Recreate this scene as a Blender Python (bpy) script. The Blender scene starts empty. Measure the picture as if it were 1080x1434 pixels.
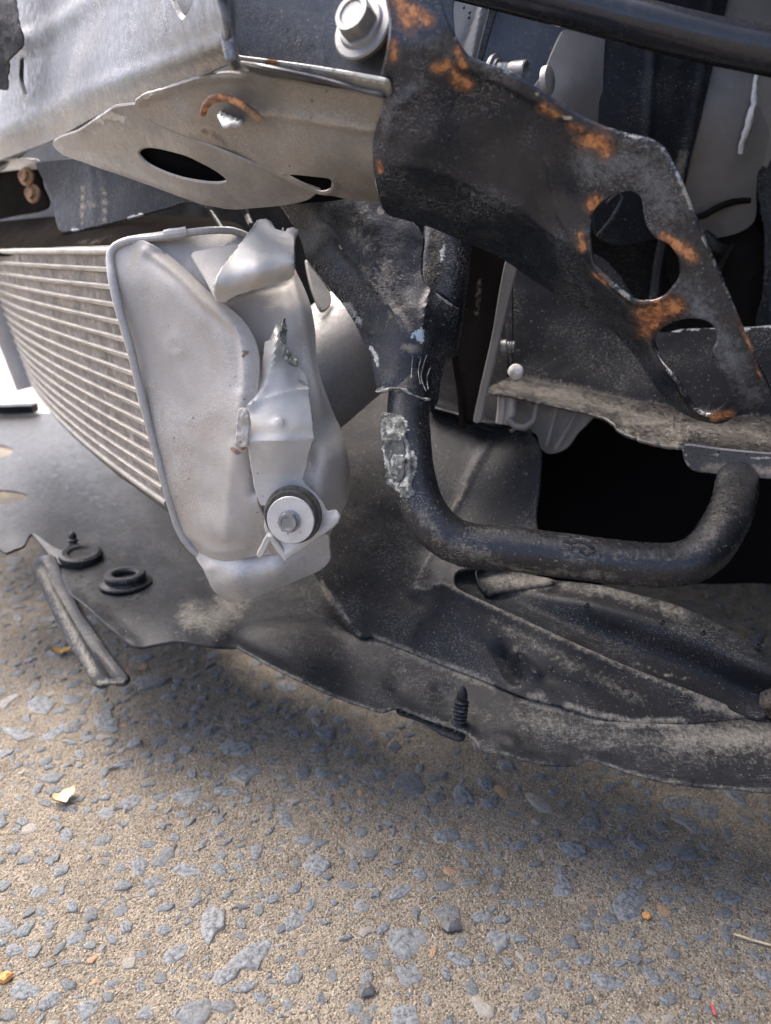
import bpy, math, random
import numpy as np
from mathutils import Vector, Matrix, noise
from mathutils.geometry import delaunay_2d_cdt
random.seed(7); rng = np.random.default_rng(7)
S = bpy.context.scene
COL = S.collection

# ------------------------------------------------------------------ camera
CAM_H, PITCH, F = 0.40, math.radians(20), 1063.0
cd = bpy.data.cameras.new('camera'); cam = bpy.data.objects.new('camera', cd); COL.objects.link(cam)
cam.location = (0, 0, CAM_H); cam.rotation_euler = (math.radians(90) - PITCH, 0, 0)
cd.sensor_fit = 'VERTICAL'; cd.sensor_height = 9.17; cd.sensor_width = 6.9; cd.lens = 9.17 * F / 1434
cd.clip_start = 0.02; cd.clip_end = 500
cd.dof.use_dof = True; cd.dof.focus_distance = 0.462; cd.dof.aperture_fstop = 1.75
S.camera = cam
S.render.resolution_x, S.render.resolution_y = 771, 1024
# ------------------------------------------------------------------ daylight
SUN_EL, SUN_YAW = math.radians(60), math.radians(-40)
w = bpy.data.worlds.new('World'); S.world = w; w.use_nodes = True
nt = w.node_tree; bg = nt.nodes['Background']
sky = nt.nodes.new('ShaderNodeTexSky'); sky.sky_type = 'NISHITA'; sky.sun_disc = False
sky.sun_elevation = SUN_EL; sky.sun_rotation = SUN_YAW
sky.air_density = 0.5; sky.dust_density = 5.0; sky.ozone_density = 0.2
nt.links.new(sky.outputs[0], bg.inputs[0]); bg.inputs[1].default_value = 0.15
sl = bpy.data.lights.new('sun', 'SUN'); sl.energy = 0.85; sl.angle = math.radians(75); sl.color = (1, .95, .89)
sun = bpy.data.objects.new('sun', sl); COL.objects.link(sun)
sv = Vector((math.sin(SUN_YAW) * math.cos(SUN_EL), math.cos(SUN_YAW) * math.cos(SUN_EL), math.sin(SUN_EL)))
sun.rotation_euler = sv.to_track_quat('Z', 'Y').to_euler(); sun.location = sv * 8
S.view_settings.view_transform = 'Standard'; S.view_settings.look = 'None'
S.view_settings.exposure = 2.28; S.view_settings.gamma = 1.0
S.render.engine = 'CYCLES'

# ------------------------------------------------------------------ helpers
CT, ST = math.cos(PITCH), math.sin(PITCH)
RIGHT, FWD, UP = Vector((1, 0, 0)), Vector((0, CT, -ST)), Vector((0, ST, CT))
def P(x, y, d):
    return Vector((0, 0, CAM_H)) + (RIGHT * ((x - 540) / F) + FWD + UP * ((717 - y) / F)) * d
def cv(x, y, z):                                   # direction: right, up, towards the viewer
    return (RIGHT * x + UP * y - FWD * z).normalized()
def Z(x, y, z):                                    # point of that sight line lying at height z
    return (x, y, (z - CAM_H) / (-ST + (717 - y) / F * CT))
def px(n, d): return n * d / F                     # n pixels at depth d, in metres
WLOC = {}
def mk(name, verts, faces, mat, parent=None, attrs=None, label=None, sharp=35, kind=None, smooth=True):
    V = np.array([tuple(v) for v in verts], dtype=float)
    c = V.mean(0)
    me = bpy.data.meshes.new(name); me.from_pydata((V - c).tolist(), [], faces); me.validate(); me.update()
    if smooth:
        me.polygons.foreach_set('use_smooth', [True] * len(me.polygons))
        me.set_sharp_from_angle(angle=math.radians(sharp))
    if attrs:
        for k, a in attrs.items():
            at = me.attributes.new(k, 'FLOAT', 'POINT'); at.data.foreach_set('value', np.array(a, dtype=np.float32))
    me.materials.append(mat)
    o = bpy.data.objects.new(name, me); COL.objects.link(o)
    pl = np.zeros(3)
    if parent: o.parent = parent; pl = WLOC[parent.name]
    o.location = c - pl; WLOC[o.name] = c
    if label: o['label'] = label
    if kind: o['kind'] = kind
    return o
def empty(name, loc, label, cat, group=None):
    o = bpy.data.objects.new(name, None); COL.objects.link(o); o.location = loc; o.empty_display_size = .05
    WLOC[o.name] = np.array(loc, dtype=float); o['label'] = label; o['category'] = cat
    if group: o['group'] = group
    return o
def merge(*ms):                                    # [(verts, faces), ...] -> one
    V, Fc = [], []
    for v, f in ms:
        n = len(V); V += [Vector(q) for q in v]; Fc += [tuple(i + n for i in t) for t in f]
    return V, Fc
def tps(ctrl):
    c = np.array(ctrl, dtype=float); X = c[:, :2] / 300.0; q = 1.0 / c[:, 2]; n = len(c)
    def K(A, B):
        r2 = ((A[:, None, :] - B[None]) ** 2).sum(-1); return .5 * r2 * np.log(r2 + 1e-12)
    M = np.zeros((n + 3, n + 3)); M[:n, :n] = K(X, X) + 1e-4 * np.eye(n)
    M[:n, n] = 1; M[:n, n + 1:] = X; M[n:, :n] = M[:n, n:].T
    s = np.linalg.solve(M + 1e-12 * np.eye(n + 3), np.r_[q, 0, 0, 0])
    def f(p):
        p = np.asarray(p, dtype=float) / 300.0
        return 1.0 / (K(p, X) @ s[:n] + s[n] + p @ s[n + 1:])
    return f
def crom(pts, step, closed):
    p = [np.array(q[:2], dtype=float) for q in pts]; n = len(p); out = []
    rngi = range(n) if closed else range(n - 1)
    for i in rngi:
        a, b = p[i], p[(i + 1) % n]
        if closed: z, c = p[i - 1], p[(i + 2) % n]
        else: z, c = p[max(i - 1, 0)], p[min(i + 2, n - 1)]
        L = np.linalg.norm(b - a)
        if L < .5: continue
        m = max(1, int(round(L / step)))
        t1 = (b - z); t2 = (c - a)
        l1, l2 = np.linalg.norm(t1) + 1e-9, np.linalg.norm(t2) + 1e-9
        t1 = t1 / l1 * min(l1 * .5, L); t2 = t2 / l2 * min(l2 * .5, L)
        if np.linalg.norm(a - z) < .5 : t1 = (b - a)
        if np.linalg.norm(c - b) < .5 : t2 = (b - a)
        for k in range(m):
            t = k / m; h = (2*t**3-3*t**2+1, t**3-2*t**2+t, -2*t**3+3*t**2, t**3-t**2)
            out.append(h[0]*a + h[1]*t1 + h[2]*b + h[3]*t2)
    if not closed: out.append(p[-1])
    return np.array(out)
def pip(p, poly):
    x, y = p[:, 0], p[:, 1]; r = np.zeros(len(p), bool); n = len(poly)
    for i in range(n):
        a, b = poly[i], poly[i - 1]
        if a[1] == b[1]: continue
        r ^= ((a[1] > y) != (b[1] > y)) & (x < (b[0]-a[0]) * (y-a[1]) / (b[1]-a[1]) + a[0])
    return r
def pdist(p, line, sign=False):
    p = np.asarray(p, dtype=float); best = np.full(len(p), 1e9); sg = np.ones(len(p))
    L = [np.array(q[:2], dtype=float) for q in line]
    if len(L) == 1: return (np.linalg.norm(p - L[0], axis=1), sg) if sign else np.linalg.norm(p - L[0], axis=1)
    for a, b in zip(L, L[1:]):
        ab = b - a; t = np.clip(((p - a) @ ab) / (ab @ ab + 1e-9), 0, 1)
        d = np.linalg.norm(p - (a + t[:, None] * ab), axis=1)
        m = d < best; best[m] = d[m]
        sg[m] = np.sign(ab[0] * (p[m, 1] - a[1]) - ab[1] * (p[m, 0] - a[0]))
    return (best, sg) if sign else best
def paintvals(p2, paint):
    out = {}
    for k, items in (paint or {}).items():
        v = np.zeros(len(p2))
        for it in items:
            v = np.maximum(v, (it[2] if len(it) > 2 else 1.0) * np.clip(1 - pdist(p2, it[0]) / (2.0 * it[1]), 0, 1))
        out[k] = np.clip(v, 0, 1)
    return out
def sheet(name, outline, ctrl, mat, parent=None, holes=(), thick=.002, res=8, ridges=(), paint=None, back=None,
          label=None, rough=0, nscale=60, smooth=True, jag=0, sharp=35, depthfn=None, kind=None):
    """pressed / moulded sheet of real thickness: outline and depth given along the photograph's sight lines"""
    st = res * .7
    O = crom(outline, st, True) if smooth else np.concatenate([np.array([np.array(a[:2]) + (np.array(b[:2]) - np.array(a[:2])) * k / max(1, int(np.hypot(b[0]-a[0], b[1]-a[1]) / st)) for k in range(max(1, int(np.hypot(b[0]-a[0], b[1]-a[1]) / st)))], dtype=float) for a, b in zip(outline, list(outline[1:]) + [outline[0]])])
    if jag: O = O + rng.normal(0, jag, O.shape)
    H = [crom(h, st, True) for h in holes]
    lo, hi = O.min(0), O.max(0)
    gx, gy = np.meshgrid(np.arange(lo[0], hi[0], res), np.arange(lo[1], hi[1], res * .87))
    gx = gx + (np.arange(gx.shape[0]) % 2)[:, None] * res / 2
    g = np.c_[gx.ravel(), gy.ravel()]
    ins = pip(g, O)
    for h in H: ins &= ~pip(g, h)
    g = g[ins]
    for r in [O] + H:
        d = np.full(len(g), 1e9)
        for q in range(0, len(g), 4000):
            d[q:q+4000] = np.sqrt(((g[q:q+4000, None] - r[None]) ** 2).sum(-1)).min(1)
        g = g[d > res * .45]
    pts, edges = [], []
    for r in [O] + H:
        n0 = len(pts); pts += [Vector(q) for q in r]; m = len(r)
        edges += [(n0 + i, n0 + (i + 1) % m) for i in range(m)]
    pts += [Vector(q) for q in g]
    vc, _, fc, _, _, _ = delaunay_2d_cdt(pts, edges, [], 0, 1e-4)
    p2 = np.array([(v.x, v.y) for v in vc]); tr = np.array([f for f in fc if len(f) == 3])
    cen = p2[tr].mean(1); ok = pip(cen, O)
    for h in H: ok &= ~pip(cen, h)
    tr = tr[ok]
    used = np.unique(tr); mp = -np.ones(len(p2), int); mp[used] = np.arange(len(used)); p2 = p2[used]; tr = mp[tr]
    dep = (depthfn or tps(ctrl))(p2)
    V = np.array([tuple(P(x, y, d)) for (x, y), d in zip(p2, dep)])
    camp = np.array((0, 0, CAM_H))
    def normals(V):
        fn = np.cross(V[tr[:, 1]] - V[tr[:, 0]], V[tr[:, 2]] - V[tr[:, 0]])
        s = np.sign((fn * (camp - V[tr[:, 0]])).sum(1)); fn *= s[:, None]
        N = np.zeros_like(V)
        for k in range(3): np.add.at(N, tr[:, k], fn)
        return N / (np.linalg.norm(N, axis=1, keepdims=True) + 1e-12), s
    N, s = normals(V)
    tr = np.where((s < 0)[:, None], tr[:, ::-1], tr)
    off = np.zeros(len(V))
    for rd in ridges:
        line, wd, h = rd[:3]; line = crom(line, 6, False) if len(line) > 2 else line
        if len(rd) > 3 and rd[3] == 'step':
            d, sg = pdist(p2, line, True); fall = rd[4] if len(rd) > 4 else 60
            t = np.clip(d * sg / wd * .5 + .5, 0, 1); off += h * t * t * (3 - 2 * t) * np.exp(-(np.maximum(d - fall, 0) / fall) ** 2)
        elif len(rd) > 3 and rd[3] == 'roll':
            d = pdist(p2, line); off -= h * np.clip(1 - d / wd, 0, 1) ** 2
        else:
            d = pdist(p2, line); off += h * np.exp(-(d / wd) ** 2)
    if rough:
        off += np.array([rough * (noise.noise(Vector(v) * nscale) + .5 * noise.noise(Vector(v) * nscale * 2.7)) for v in V])
    V = V + N * off[:, None]; N, _ = normals(V)
    at = paintvals(p2, paint)
    n = len(V); B = V - N * thick if back is None else V + np.array(back)
    # boundary
    cnt = {}
    for t in tr:
        for a, b in ((t[0], t[1]), (t[1], t[2]), (t[2], t[0])):
            cnt[(a, b)] = 1
    bd = [(a, b) for a, b in cnt if (b, a) not in cnt]
    bv = sorted({i for e in bd for i in e}); bi = {v: k for k, v in enumerate(bv)}
    outw = np.zeros((len(bv), 3))
    for a, b in bd:
        e = V[b] - V[a]; q = np.cross(e, N[a]); q /= np.linalg.norm(q) + 1e-12
        outw[bi[a]] += q; outw[bi[b]] += q
    outw /= np.linalg.norm(outw, axis=1, keepdims=True) + 1e-12
    r = min(thick * .4, .0009) if back is None else .0009
    bvn = np.array(bv); L1 = V[bvn] + outw * r - N[bvn] * r; L2 = B[bvn] + outw * r + (N[bvn] * r if back is None else 0)
    faces = [tuple(int(i) for i in t) for t in tr] + [tuple(int(i) + n for i in t[::-1]) for t in tr]
    m = len(bv); o1, o2 = 2 * n, 2 * n + m
    for a, b in bd:
        i, j = bi[a], bi[b]; a, b = int(a), int(b)
        faces += [(a, o1 + i, o1 + j, b), (o1 + i, o2 + i, o2 + j, o1 + j), (o2 + i, a + n, b + n, o2 + j)]
    A = {k: np.r_[v, v, v[bvn], v[bvn]] for k, v in at.items()}
    return mk(name, np.r_[V, B, L1, L2], faces, mat, parent, A, label, sharp, kind)
def sweep(pts, rad, seg=20, step=.004, cap=True, rough=0, nscale=80, prof=None, closed=False):
    """tube through world points; rad float or list; prof(angle)->radius factor"""
    p = [np.array(tuple(q), dtype=float) for q in pts]; n = len(p)
    rl = list(rad) if hasattr(rad, '__len__') else [rad] * n
    Q, R = [], []
    for i in range(n - 1):
        a, b = p[i], p[i+1]; z = p[max(i-1, 0)]; c = p[min(i+2, n-1)]
        m = max(1, int(np.linalg.norm(b - a) / step)); t1, t2 = (b - z) * .5, (c - a) * .5
        for k in range(m):
            t = k / m
            Q.append((2*t**3-3*t**2+1)*a + (t**3-2*t**2+t)*t1 + (-2*t**3+3*t**2)*b + (t**3-t**2)*t2)
            R.append(rl[i] * (1 - t) + rl[i+1] * t)
    Q.append(p[-1]); R.append(rl[-1])
    V, Fc = [], []; T = [Q[min(i+1, len(Q)-1)] - Q[max(i-1, 0)] for i in range(len(Q))]
    T = [t / (np.linalg.norm(t) + 1e-12) for t in T]
    u = np.cross(T[0], (0, 0, 1.)); u = u if np.linalg.norm(u) > .1 else np.cross(T[0], (1., 0, 0)); u /= np.linalg.norm(u)
    for i, q in enumerate(Q):
        u = u - T[i] * (u @ T[i]); u /= np.linalg.norm(u); v = np.cross(T[i], u)
        for k in range(seg):
            a = 2 * math.pi * k / seg; r = R[i] * (prof(a) if prof else 1)
            d = math.cos(a) * u + math.sin(a) * v
            if rough: r += rough * (noise.noise(Vector(q + d * r) * nscale) + .5 * noise.noise(Vector(q + d * r) * nscale * 2.6))
            V.append(Vector(q + d * r))
    for i in range(len(Q) - 1):
        for k in range(seg):
            k2 = (k + 1) % seg; Fc.append((i*seg+k, i*seg+k2, (i+1)*seg+k2, (i+1)*seg+k))
    if cap:
        Fc.append(tuple(range(seg))[::-1]); Fc.append(tuple((len(Q)-1)*seg + k for k in range(seg)))
    return V, Fc
def project(v):
    d = Vector(v) - Vector((0, 0, CAM_H)); z = d.dot(FWD); return 540 + F * d.dot(RIGHT) / z, 717 - F * d.dot(UP) / z
def tube(name, pts, rad, mat, parent=None, label=None, paint=None, **k):
    V, Fc = sweep([P(*q) for q in pts], rad, **k)
    at = paintvals(np.array([project(v) for v in V]), paint) if paint else None
    return mk(name, V, Fc, mat, parent, at, label)
def lathe(c, axis, prof, seg=40, wob=0):
    """prof: (radius, height along axis) pairs, first to last"""
    c = Vector(c); ax = Vector(axis).normalized(); u = ax.orthogonal().normalized(); v = ax.cross(u); V, Fc = [], []
    for r, h in prof:
        for k in range(seg):
            a = 2 * math.pi * k / seg; V.append(c + ax * h + (u * math.cos(a) + v * math.sin(a)) * max(r, 1e-5))
    for i in range(len(prof) - 1):
        for k in range(seg):
            k2 = (k + 1) % seg; Fc.append((i*seg+k, i*seg+k2, (i+1)*seg+k2, (i+1)*seg+k))
    Fc.append(tuple(range(seg))[::-1]); Fc.append(tuple((len(prof)-1)*seg + k for k in range(seg)))
    return V, Fc
def hexhead(c, axis, r, h, rot=0.0):
    c = Vector(c); ax = Vector(axis).normalized(); u = ax.orthogonal().normalized(); v = ax.cross(u); V, Fc = [], []
    rings = [(r, 0), (r, h * .8), (r * .9, h), (r * .62, h), (r * .56, h * .9)]
    for q, (rr, hh) in enumerate(rings):
        for k in range(24):
            a = 2 * math.pi * k / 24 + rot
            fl = 1 / math.cos((a - rot) % (math.pi / 3) - math.pi / 6) * math.cos(math.pi / 6)
            f = fl if q < 2 else (1 if q > 2 else .96)
            V.append(c + ax * hh + (u * math.cos(a) + v * math.sin(a)) * rr * f)
    for i in range(len(rings) - 1):
        for k in range(24):
            k2 = (k + 1) % 24; Fc.append((i*24+k, i*24+k2, (i+1)*24+k2, (i+1)*24+k))
    Fc.append(tuple(range(24))[::-1]); Fc.append(tuple(96 + k for k in range(24)))
    return V, Fc
def boxm(c, ex, ey, ez):                           # centre and three half-axis vectors, edges chamfered
    c, e = Vector(c), [Vector(ex), Vector(ey), Vector(ez)]; V, Fc = [], []
    for sx in (-1, 1):
        for sy in (-1, 1):
            for sz in (-1, 1): V.append(c + e[0]*sx + e[1]*sy + e[2]*sz)
    return V, [(0,1,3,2),(4,6,7,5),(0,4,5,1),(2,3,7,6),(0,2,6,4),(1,5,7,3)]

# ------------------------------------------------------------------ materials
class NB:
    def __init__(s, name):
        s.m = bpy.data.materials.new(name); s.m.use_nodes = True; s.t = s.m.node_tree; s.b = s.t.nodes['Principled BSDF']
        s.co = s.t.nodes.new('ShaderNodeTexCoord').outputs['Object']
    def n(s, ty, **k):
        x = s.t.nodes.new(ty)
        for a, v in k.items(): setattr(x, a, v)
        return x
    def link(s, a, b): s.t.links.new(a, b)
    def put(s, sock, v):
        if hasattr(v, 'links') or hasattr(v, 'is_linked'): s.link(v, sock)
        else: sock.default_value = v
    def noise(s, scale, detail=4, rough=.6, co=None, dist=0):
        x = s.n('ShaderNodeTexNoise'); x.inputs['Scale'].default_value = scale; x.inputs['Detail'].default_value = detail
        x.inputs['Roughness'].default_value = rough; x.inputs['Distortion'].default_value = dist
        s.link(co or s.co, x.inputs['Vector']); return x.outputs['Fac']
    def vor(s, scale, feat='F1', co=None):
        x = s.n('ShaderNodeTexVoronoi', feature=feat); x.inputs['Scale'].default_value = scale; s.link(co or s.co, x.inputs['Vector']); return x
    def mapped(s, scale, rot=(0, 0, 0)):
        x = s.n('ShaderNodeMapping'); x.inputs['Scale'].default_value = scale; x.inputs['Rotation'].default_value = rot
        s.link(s.co, x.inputs['Vector']); return x.outputs[0]
    def math(s, op, a, b=0.0, c=0.0, clamp=False):
        x = s.n('ShaderNodeMath', operation=op, use_clamp=clamp)
        for i, v in enumerate((a, b, c)): s.put(x.inputs[i], v)
        return x.outputs[0]
    def ramp(s, v, lo, hi, a=0.0, b=1.0):
        x = s.n('ShaderNodeMapRange', interpolation_type='SMOOTHSTEP')
        for i, q in enumerate((v, lo, hi, a, b)): s.put(x.inputs[i], q)
        return x.outputs[0]
    def mix(s, f, a, b):
        x = s.n('ShaderNodeMix', data_type='RGBA'); s.put(x.inputs[0], f)
        s.put(x.inputs[6], a if not isinstance(a, tuple) else (*a[:3], 1)); s.put(x.inputs[7], b if not isinstance(b, tuple) else (*b[:3], 1)); return x.outputs[2]
    def attr(s, k): return s.n('ShaderNodeAttribute', attribute_name=k).outputs['Fac']
    def bump(s, h, strength, dist=.001, prev=None):
        x = s.n('ShaderNodeBump'); x.inputs['Strength'].default_value = strength; x.inputs['Distance'].default_value = dist
        s.link(h, x.inputs['Height'])
        if prev: s.link(prev, x.inputs['Normal'])
        return x.outputs[0]
def mul(c, k): return tuple(min(1, q * k) for q in c[:3])
def mat(name, base, rough=.5, metal=0., var=.25, vscale=35, base2=None, b2=(.5, .7), dustcol=(.33, .285, .22), updust=0., film=0.,
        scratch=0., scratchcol=(.25, .25, .25), speck=0., bump=.15, bscale=350, grain=None, spec=.5, darkspeck=0.):
    q = NB(name); n1 = q.noise(vscale, 6, .65); n2 = q.noise(vscale * 7, 5, .7)
    c = q.mix(q.ramp(n1, .3, .7), mul(base, 1 - var), mul(base, 1 + var))
    if base2: c = q.mix(q.ramp(q.noise(vscale * .6, 6, .65, dist=.6), b2[0], b2[1]), c, base2)
    rg = q.ramp(n2, .25, .75, max(.05, rough - .12), min(1, rough + .12)); mt = metal
    h = q.noise(bscale, 4, .7)
    if grain:
        gn = q.noise(1, 3, .6, co=q.mapped(grain[0], grain[1])); c = q.mix(q.ramp(gn, .35, .65, 0, grain[2]), c, mul(base, 1.6)); h = q.math('ADD', h, q.math('MULTIPLY', gn, .6))
    if scratch:
        wob = q.noise(25, 2, .5)
        s1 = q.ramp(q.noise(1, 2, .4, co=q.mapped((140, 1500, 1500), (.5, .4, .5))), .60, .66)
        s2 = q.ramp(q.noise(1, 2, .4, co=q.mapped((1400, 150, 1400), (.3, -.5, -.35))), .60, .66)
        sc = q.math('MULTIPLY', q.math('MAXIMUM', s1, s2), q.ramp(wob, .45, .65, 0, scratch)); c = q.mix(sc, c, scratchcol)
        rg = q.math('ADD', rg, q.math('MULTIPLY', sc, .2))
    if speck:
        vv = q.vor(430); sp = q.math('MULTIPLY', q.ramp(vv.outputs['Distance'], .12, .24, 1, 0), q.ramp(q.noise(60, 4), .42, .60, .25, 1))
        sp = q.math('MULTIPLY', sp, q.ramp(q.noise(330, 2), .46, .6)); c = q.mix(q.math('MULTIPLY', sp, speck * .8), c, mul(dustcol, 1.5))
    if darkspeck:
        vv = q.vor(120); sp = q.math('MULTIPLY', q.ramp(vv.outputs['Distance'], .06, .14, 1, 0), q.ramp(q.noise(33, 3), .52, .6)); c = q.mix(q.math('MULTIPLY', sp, darkspeck), c, mul(base, .2))
    # settled dust: upward faces, plus a thin film in patches, plus placed dirt and the beam's reflected tint
    dn = q.math('ADD', q.math('MULTIPLY', q.noise(60, 7, .75, dist=.4), .38), q.math('MULTIPLY', q.noise(330, 6, .8), .62)); fine = q.noise(700, 3, .7)
    up = q.n('ShaderNodeSeparateXYZ'); q.link(q.n('ShaderNodeNewGeometry').outputs['Normal'], up.inputs[0])
    d = q.math('MULTIPLY', q.ramp(up.outputs['Z'], .25, .9), updust)
    d = q.math('ADD', d, q.math('MULTIPLY', q.ramp(dn, .47, .64), film))
    d = q.math('ADD', d, q.math('MULTIPLY', q.ramp(q.math('ADD', q.attr('dust_sheen'), q.math('MULTIPLY', q.math('SUBTRACT', dn, .5), 3.2)), .25, 1.15, 0, .85), q.ramp(q.attr('dust_sheen'), .02, .35)))
    d = q.math('MULTIPLY', d, q.ramp(fine, .25, .65, .45, 1.1), clamp=True); c = q.mix(d, c, q.mix(q.noise(300, 4), mul(dustcol, .75), mul(dustcol, 1.2)))
    # bare metal, one tube's highlight and rust where the attribute says so
    rn = q.math('ADD', q.math('MULTIPLY', q.noise(95, 6, .75, dist=.5), .55), q.math('MULTIPLY', q.noise(420, 5, .75, dist=.3), .45))
    bm = q.math('MULTIPLY', q.ramp(q.math('ADD', q.attr('bare'), q.math('MULTIPLY', q.math('SUBTRACT', rn, .5), 3.0)), .52, .62), q.ramp(q.attr('bare'), .05, .3)); c = q.mix(bm, c, q.mix(rn, (.18, .185, .18), (.50, .50, .47)))
    gate = lambda k: q.ramp(q.attr(k), .02, .3)
    ra = q.math('MULTIPLY', q.math('ADD', q.attr('rust'), q.math('MULTIPLY', q.math('SUBTRACT', rn, .5), 2.6)), gate('rust'))
    rm = q.ramp(ra, .57, .79, 0, .93); rh = q.ramp(ra, .10, .62, 0, .8)
    c = q.mix(rh, c, (.10, .052, .034)); c = q.mix(rm, c, q.mix(q.ramp(q.noise(240, 5, .7), .38, .62), (.16, .068, .034), (.50, .225, .09)))
    rd = q.math('MAXIMUM', q.math('MAXIMUM', d, rm), 0.0)
    q.link(c, q.b.inputs['Base Color'])
    q.link(q.math('ADD', q.math('MULTIPLY', rg, q.math('SUBTRACT', 1.0, rd)), q.math('MULTIPLY', rd, .9)), q.b.inputs['Roughness'])
    q.link(q.math('ADD', q.math('MULTIPLY', q.math('SUBTRACT', 1.0, rd), mt), q.math('MULTIPLY', bm, max(0, .7 - mt)), clamp=True), q.b.inputs['Metallic'])
    q.b.inputs['Specular IOR Level'].default_value = spec if max(base) > .05 else (.04 if 'grey' in name else .125 if 'plastic' in name else 0. if 'brown' in name or 'void' in name else .15 if 'bay' in name else .42)
    hh = q.math('ADD', h, q.math('ADD', q.math('MULTIPLY', rm, .5), q.math('MULTIPLY', n2, .8)))
    q.link(q.bump(hh, bump, .0012), q.b.inputs['Normal'])
    return q.m
M_alu = mat('beam_aluminium', (.105, .112, .122), .44, .65, .22, 30, base2=(.15, .14, .128), b2=(.5, .68), grain=((20, 900, 20), (.1, .25, .9), .22), film=.3, darkspeck=.6, bump=.15, scratch=.5, scratchcol=(.6, .6, .6))
M_cast = mat('cast_aluminium', (.352, .332, .305), .52, .15, .10, 22, base2=(.30, .268, .228), b2=(.50, .66), film=.30, dustcol=(.40, .355, .29), darkspeck=.9, bump=.35, bscale=800, scratch=.5, scratchcol=(.62, .60, .56))
M_pipe = mat('brushed_pipe', (.20, .197, .197), .50, .35, .12, 30, film=.2, dustcol=(.30, .28, .25), bump=.15, grain=((500, 25, 500), (.3, .2, .6), .25), darkspeck=.4)
M_arm = mat('satin_black', (.0125, .0155, .0215), .27, 0, .25, 30, film=.04, scratch=.8, scratchcol=(.16, .16, .16), speck=.9, dustcol=(.155, .165, .175), bump=.16, bscale=500)
M_castd = mat('dull_aluminium', (.31, .303, .295), .48, .3, .12, 30, film=.35, dustcol=(.36, .33, .28), bump=.15, grain=((400, 30, 400), (.3, .2, .6), .2), darkspeck=.4)
M_core = mat('core_aluminium', (.265, .242, .212), .55, .3, .22, 40, film=.5, dustcol=(.31, .275, .22), bump=.4)
M_fin = mat('fin_aluminium', (.50, .445, .375), .7, .1, .3, 60, film=.5, dustcol=(.33, .285, .22), bump=.5)
M_primer = mat('grey_primer', (.17, .158, .14), .46, .1, .16, 28, base2=(.20, .165, .125), b2=(.52, .68), film=.35, dustcol=(.33, .29, .23), darkspeck=.7, bump=.25, scratch=.5, scratchcol=(.34, .32, .28))
M_black = mat('black_enamel', (.008, .009, .0115), .28, 0, .25, 30, film=.04, scratch=.7, scratchcol=(.16, .155, .145), speck=.9, dustcol=(.24, .215, .18), bump=.2)
M_dusty = mat('dusty_black_enamel', (.009, .0102, .0130), .27, 0, .3, 35, film=.05, scratch=.85, scratchcol=(.17, .16, .145), speck=1., updust=.05, dustcol=(.22, .195, .16), bump=.28, bscale=420)
M_plast = mat('black_plastic', (.0115, .0132, .0165), .34, 0, .2, 22, film=.02, scratch=.7, scratchcol=(.10, .10, .10), speck=.7, updust=.03, dustcol=(.22, .205, .175), bump=.2, bscale=700)
M_deflect = mat('grey_black_plastic', (.022, .0245, .030), .4, 0, .15, 22, film=.12, scratch=.2, speck=.4, bump=.08)
M_plate = mat('blue_grey_paint', (.047, .051, .058), .36, .2, .15, 25, film=.1, bump=.1, speck=.5, scratch=.3)
M_washer = mat('plated_washer', (.47, .46, .44), .42, .5, .1, 60, film=.3, dustcol=(.4, .36, .29), bump=.12, scratch=.4, scratchcol=(.6,.59,.57), darkspeck=.5)
M_zinc = mat('zinc_steel', (.20, .20, .20), .40, .6, .12, 60, film=.3, dustcol=(.4, .36, .29), bump=.1)
M_brkt = mat('bracket_steel', (.42, .41, .385), .48, .2, .1, 35, film=.25, dustcol=(.44, .38, .30), darkspeck=.7, bump=.12)
M_rubber = mat('rubber', (.045, .042, .036), .75, 0, .2, 60, film=.35, bump=.2)
M_taupe = mat('taupe_paint', (.165, .158, .148), .42, 0, .12, 25, film=.15, bump=.08, speck=.4)
M_brown = mat('brown_black_paint', (.014, .0122, .011), .45, 0, .15, 30, film=.03, dustcol=(.2, .17, .14), bump=.1)
M_bay = mat('bay_black', (.016, .018, .021), .42, 0, .2, 20, film=.04, speck=.8, dustcol=(.22, .20, .17), scratch=.6, scratchcol=(.14,.135,.125), bump=.1)
M_scrape = mat('scraped_steel', (.045, .048, .046), .45, .3, .5, 150, base2=(.20, .21, .195), b2=(.52, .6), film=.1, bump=.6, grain=((60, 900, 60), (0, .2, .1), .5))
M_xm = mat('member_black_bay', (.0055, .006, .0078), .45, 0, .2, 25, film=.03, scratch=.8, scratchcol=(.12, .115, .105), speck=1., dustcol=(.2, .18, .15), bump=.15)
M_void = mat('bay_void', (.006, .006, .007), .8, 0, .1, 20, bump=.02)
M_gloss = mat('gloss_black_tube', (.018, .020, .026), .22, 0, .1, 20, film=.05, bump=.04)
M_foam = mat('foam', (.035, .036, .04), .85, 0, .4, 90, film=.2, bump=.9, bscale=220)
M_torn = mat('torn_metal', (.16, .17, .16), .36, .65, .6, 160, base2=(.50, .51, .47), b2=(.50, .57), film=.1, bump=1., bscale=420)
M_rustm = mat('rusty_steel', (.26, .15, .08), .8, .1, .35, 130, film=.4, dustcol=(.42, .33, .22), bump=.5)
M_caulk = mat('sealant', (.62, .61, .58), .6, 0, .1, 60, film=.3, bump=.3)
M_body = mat('body_paint', (.10, .105, .11), .3, .2, .05, 10, bump=.02)
M_wire = mat('black_tape', (.015, .015, .017), .6, 0, .2, 60, film=.1, bump=.2)

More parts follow.
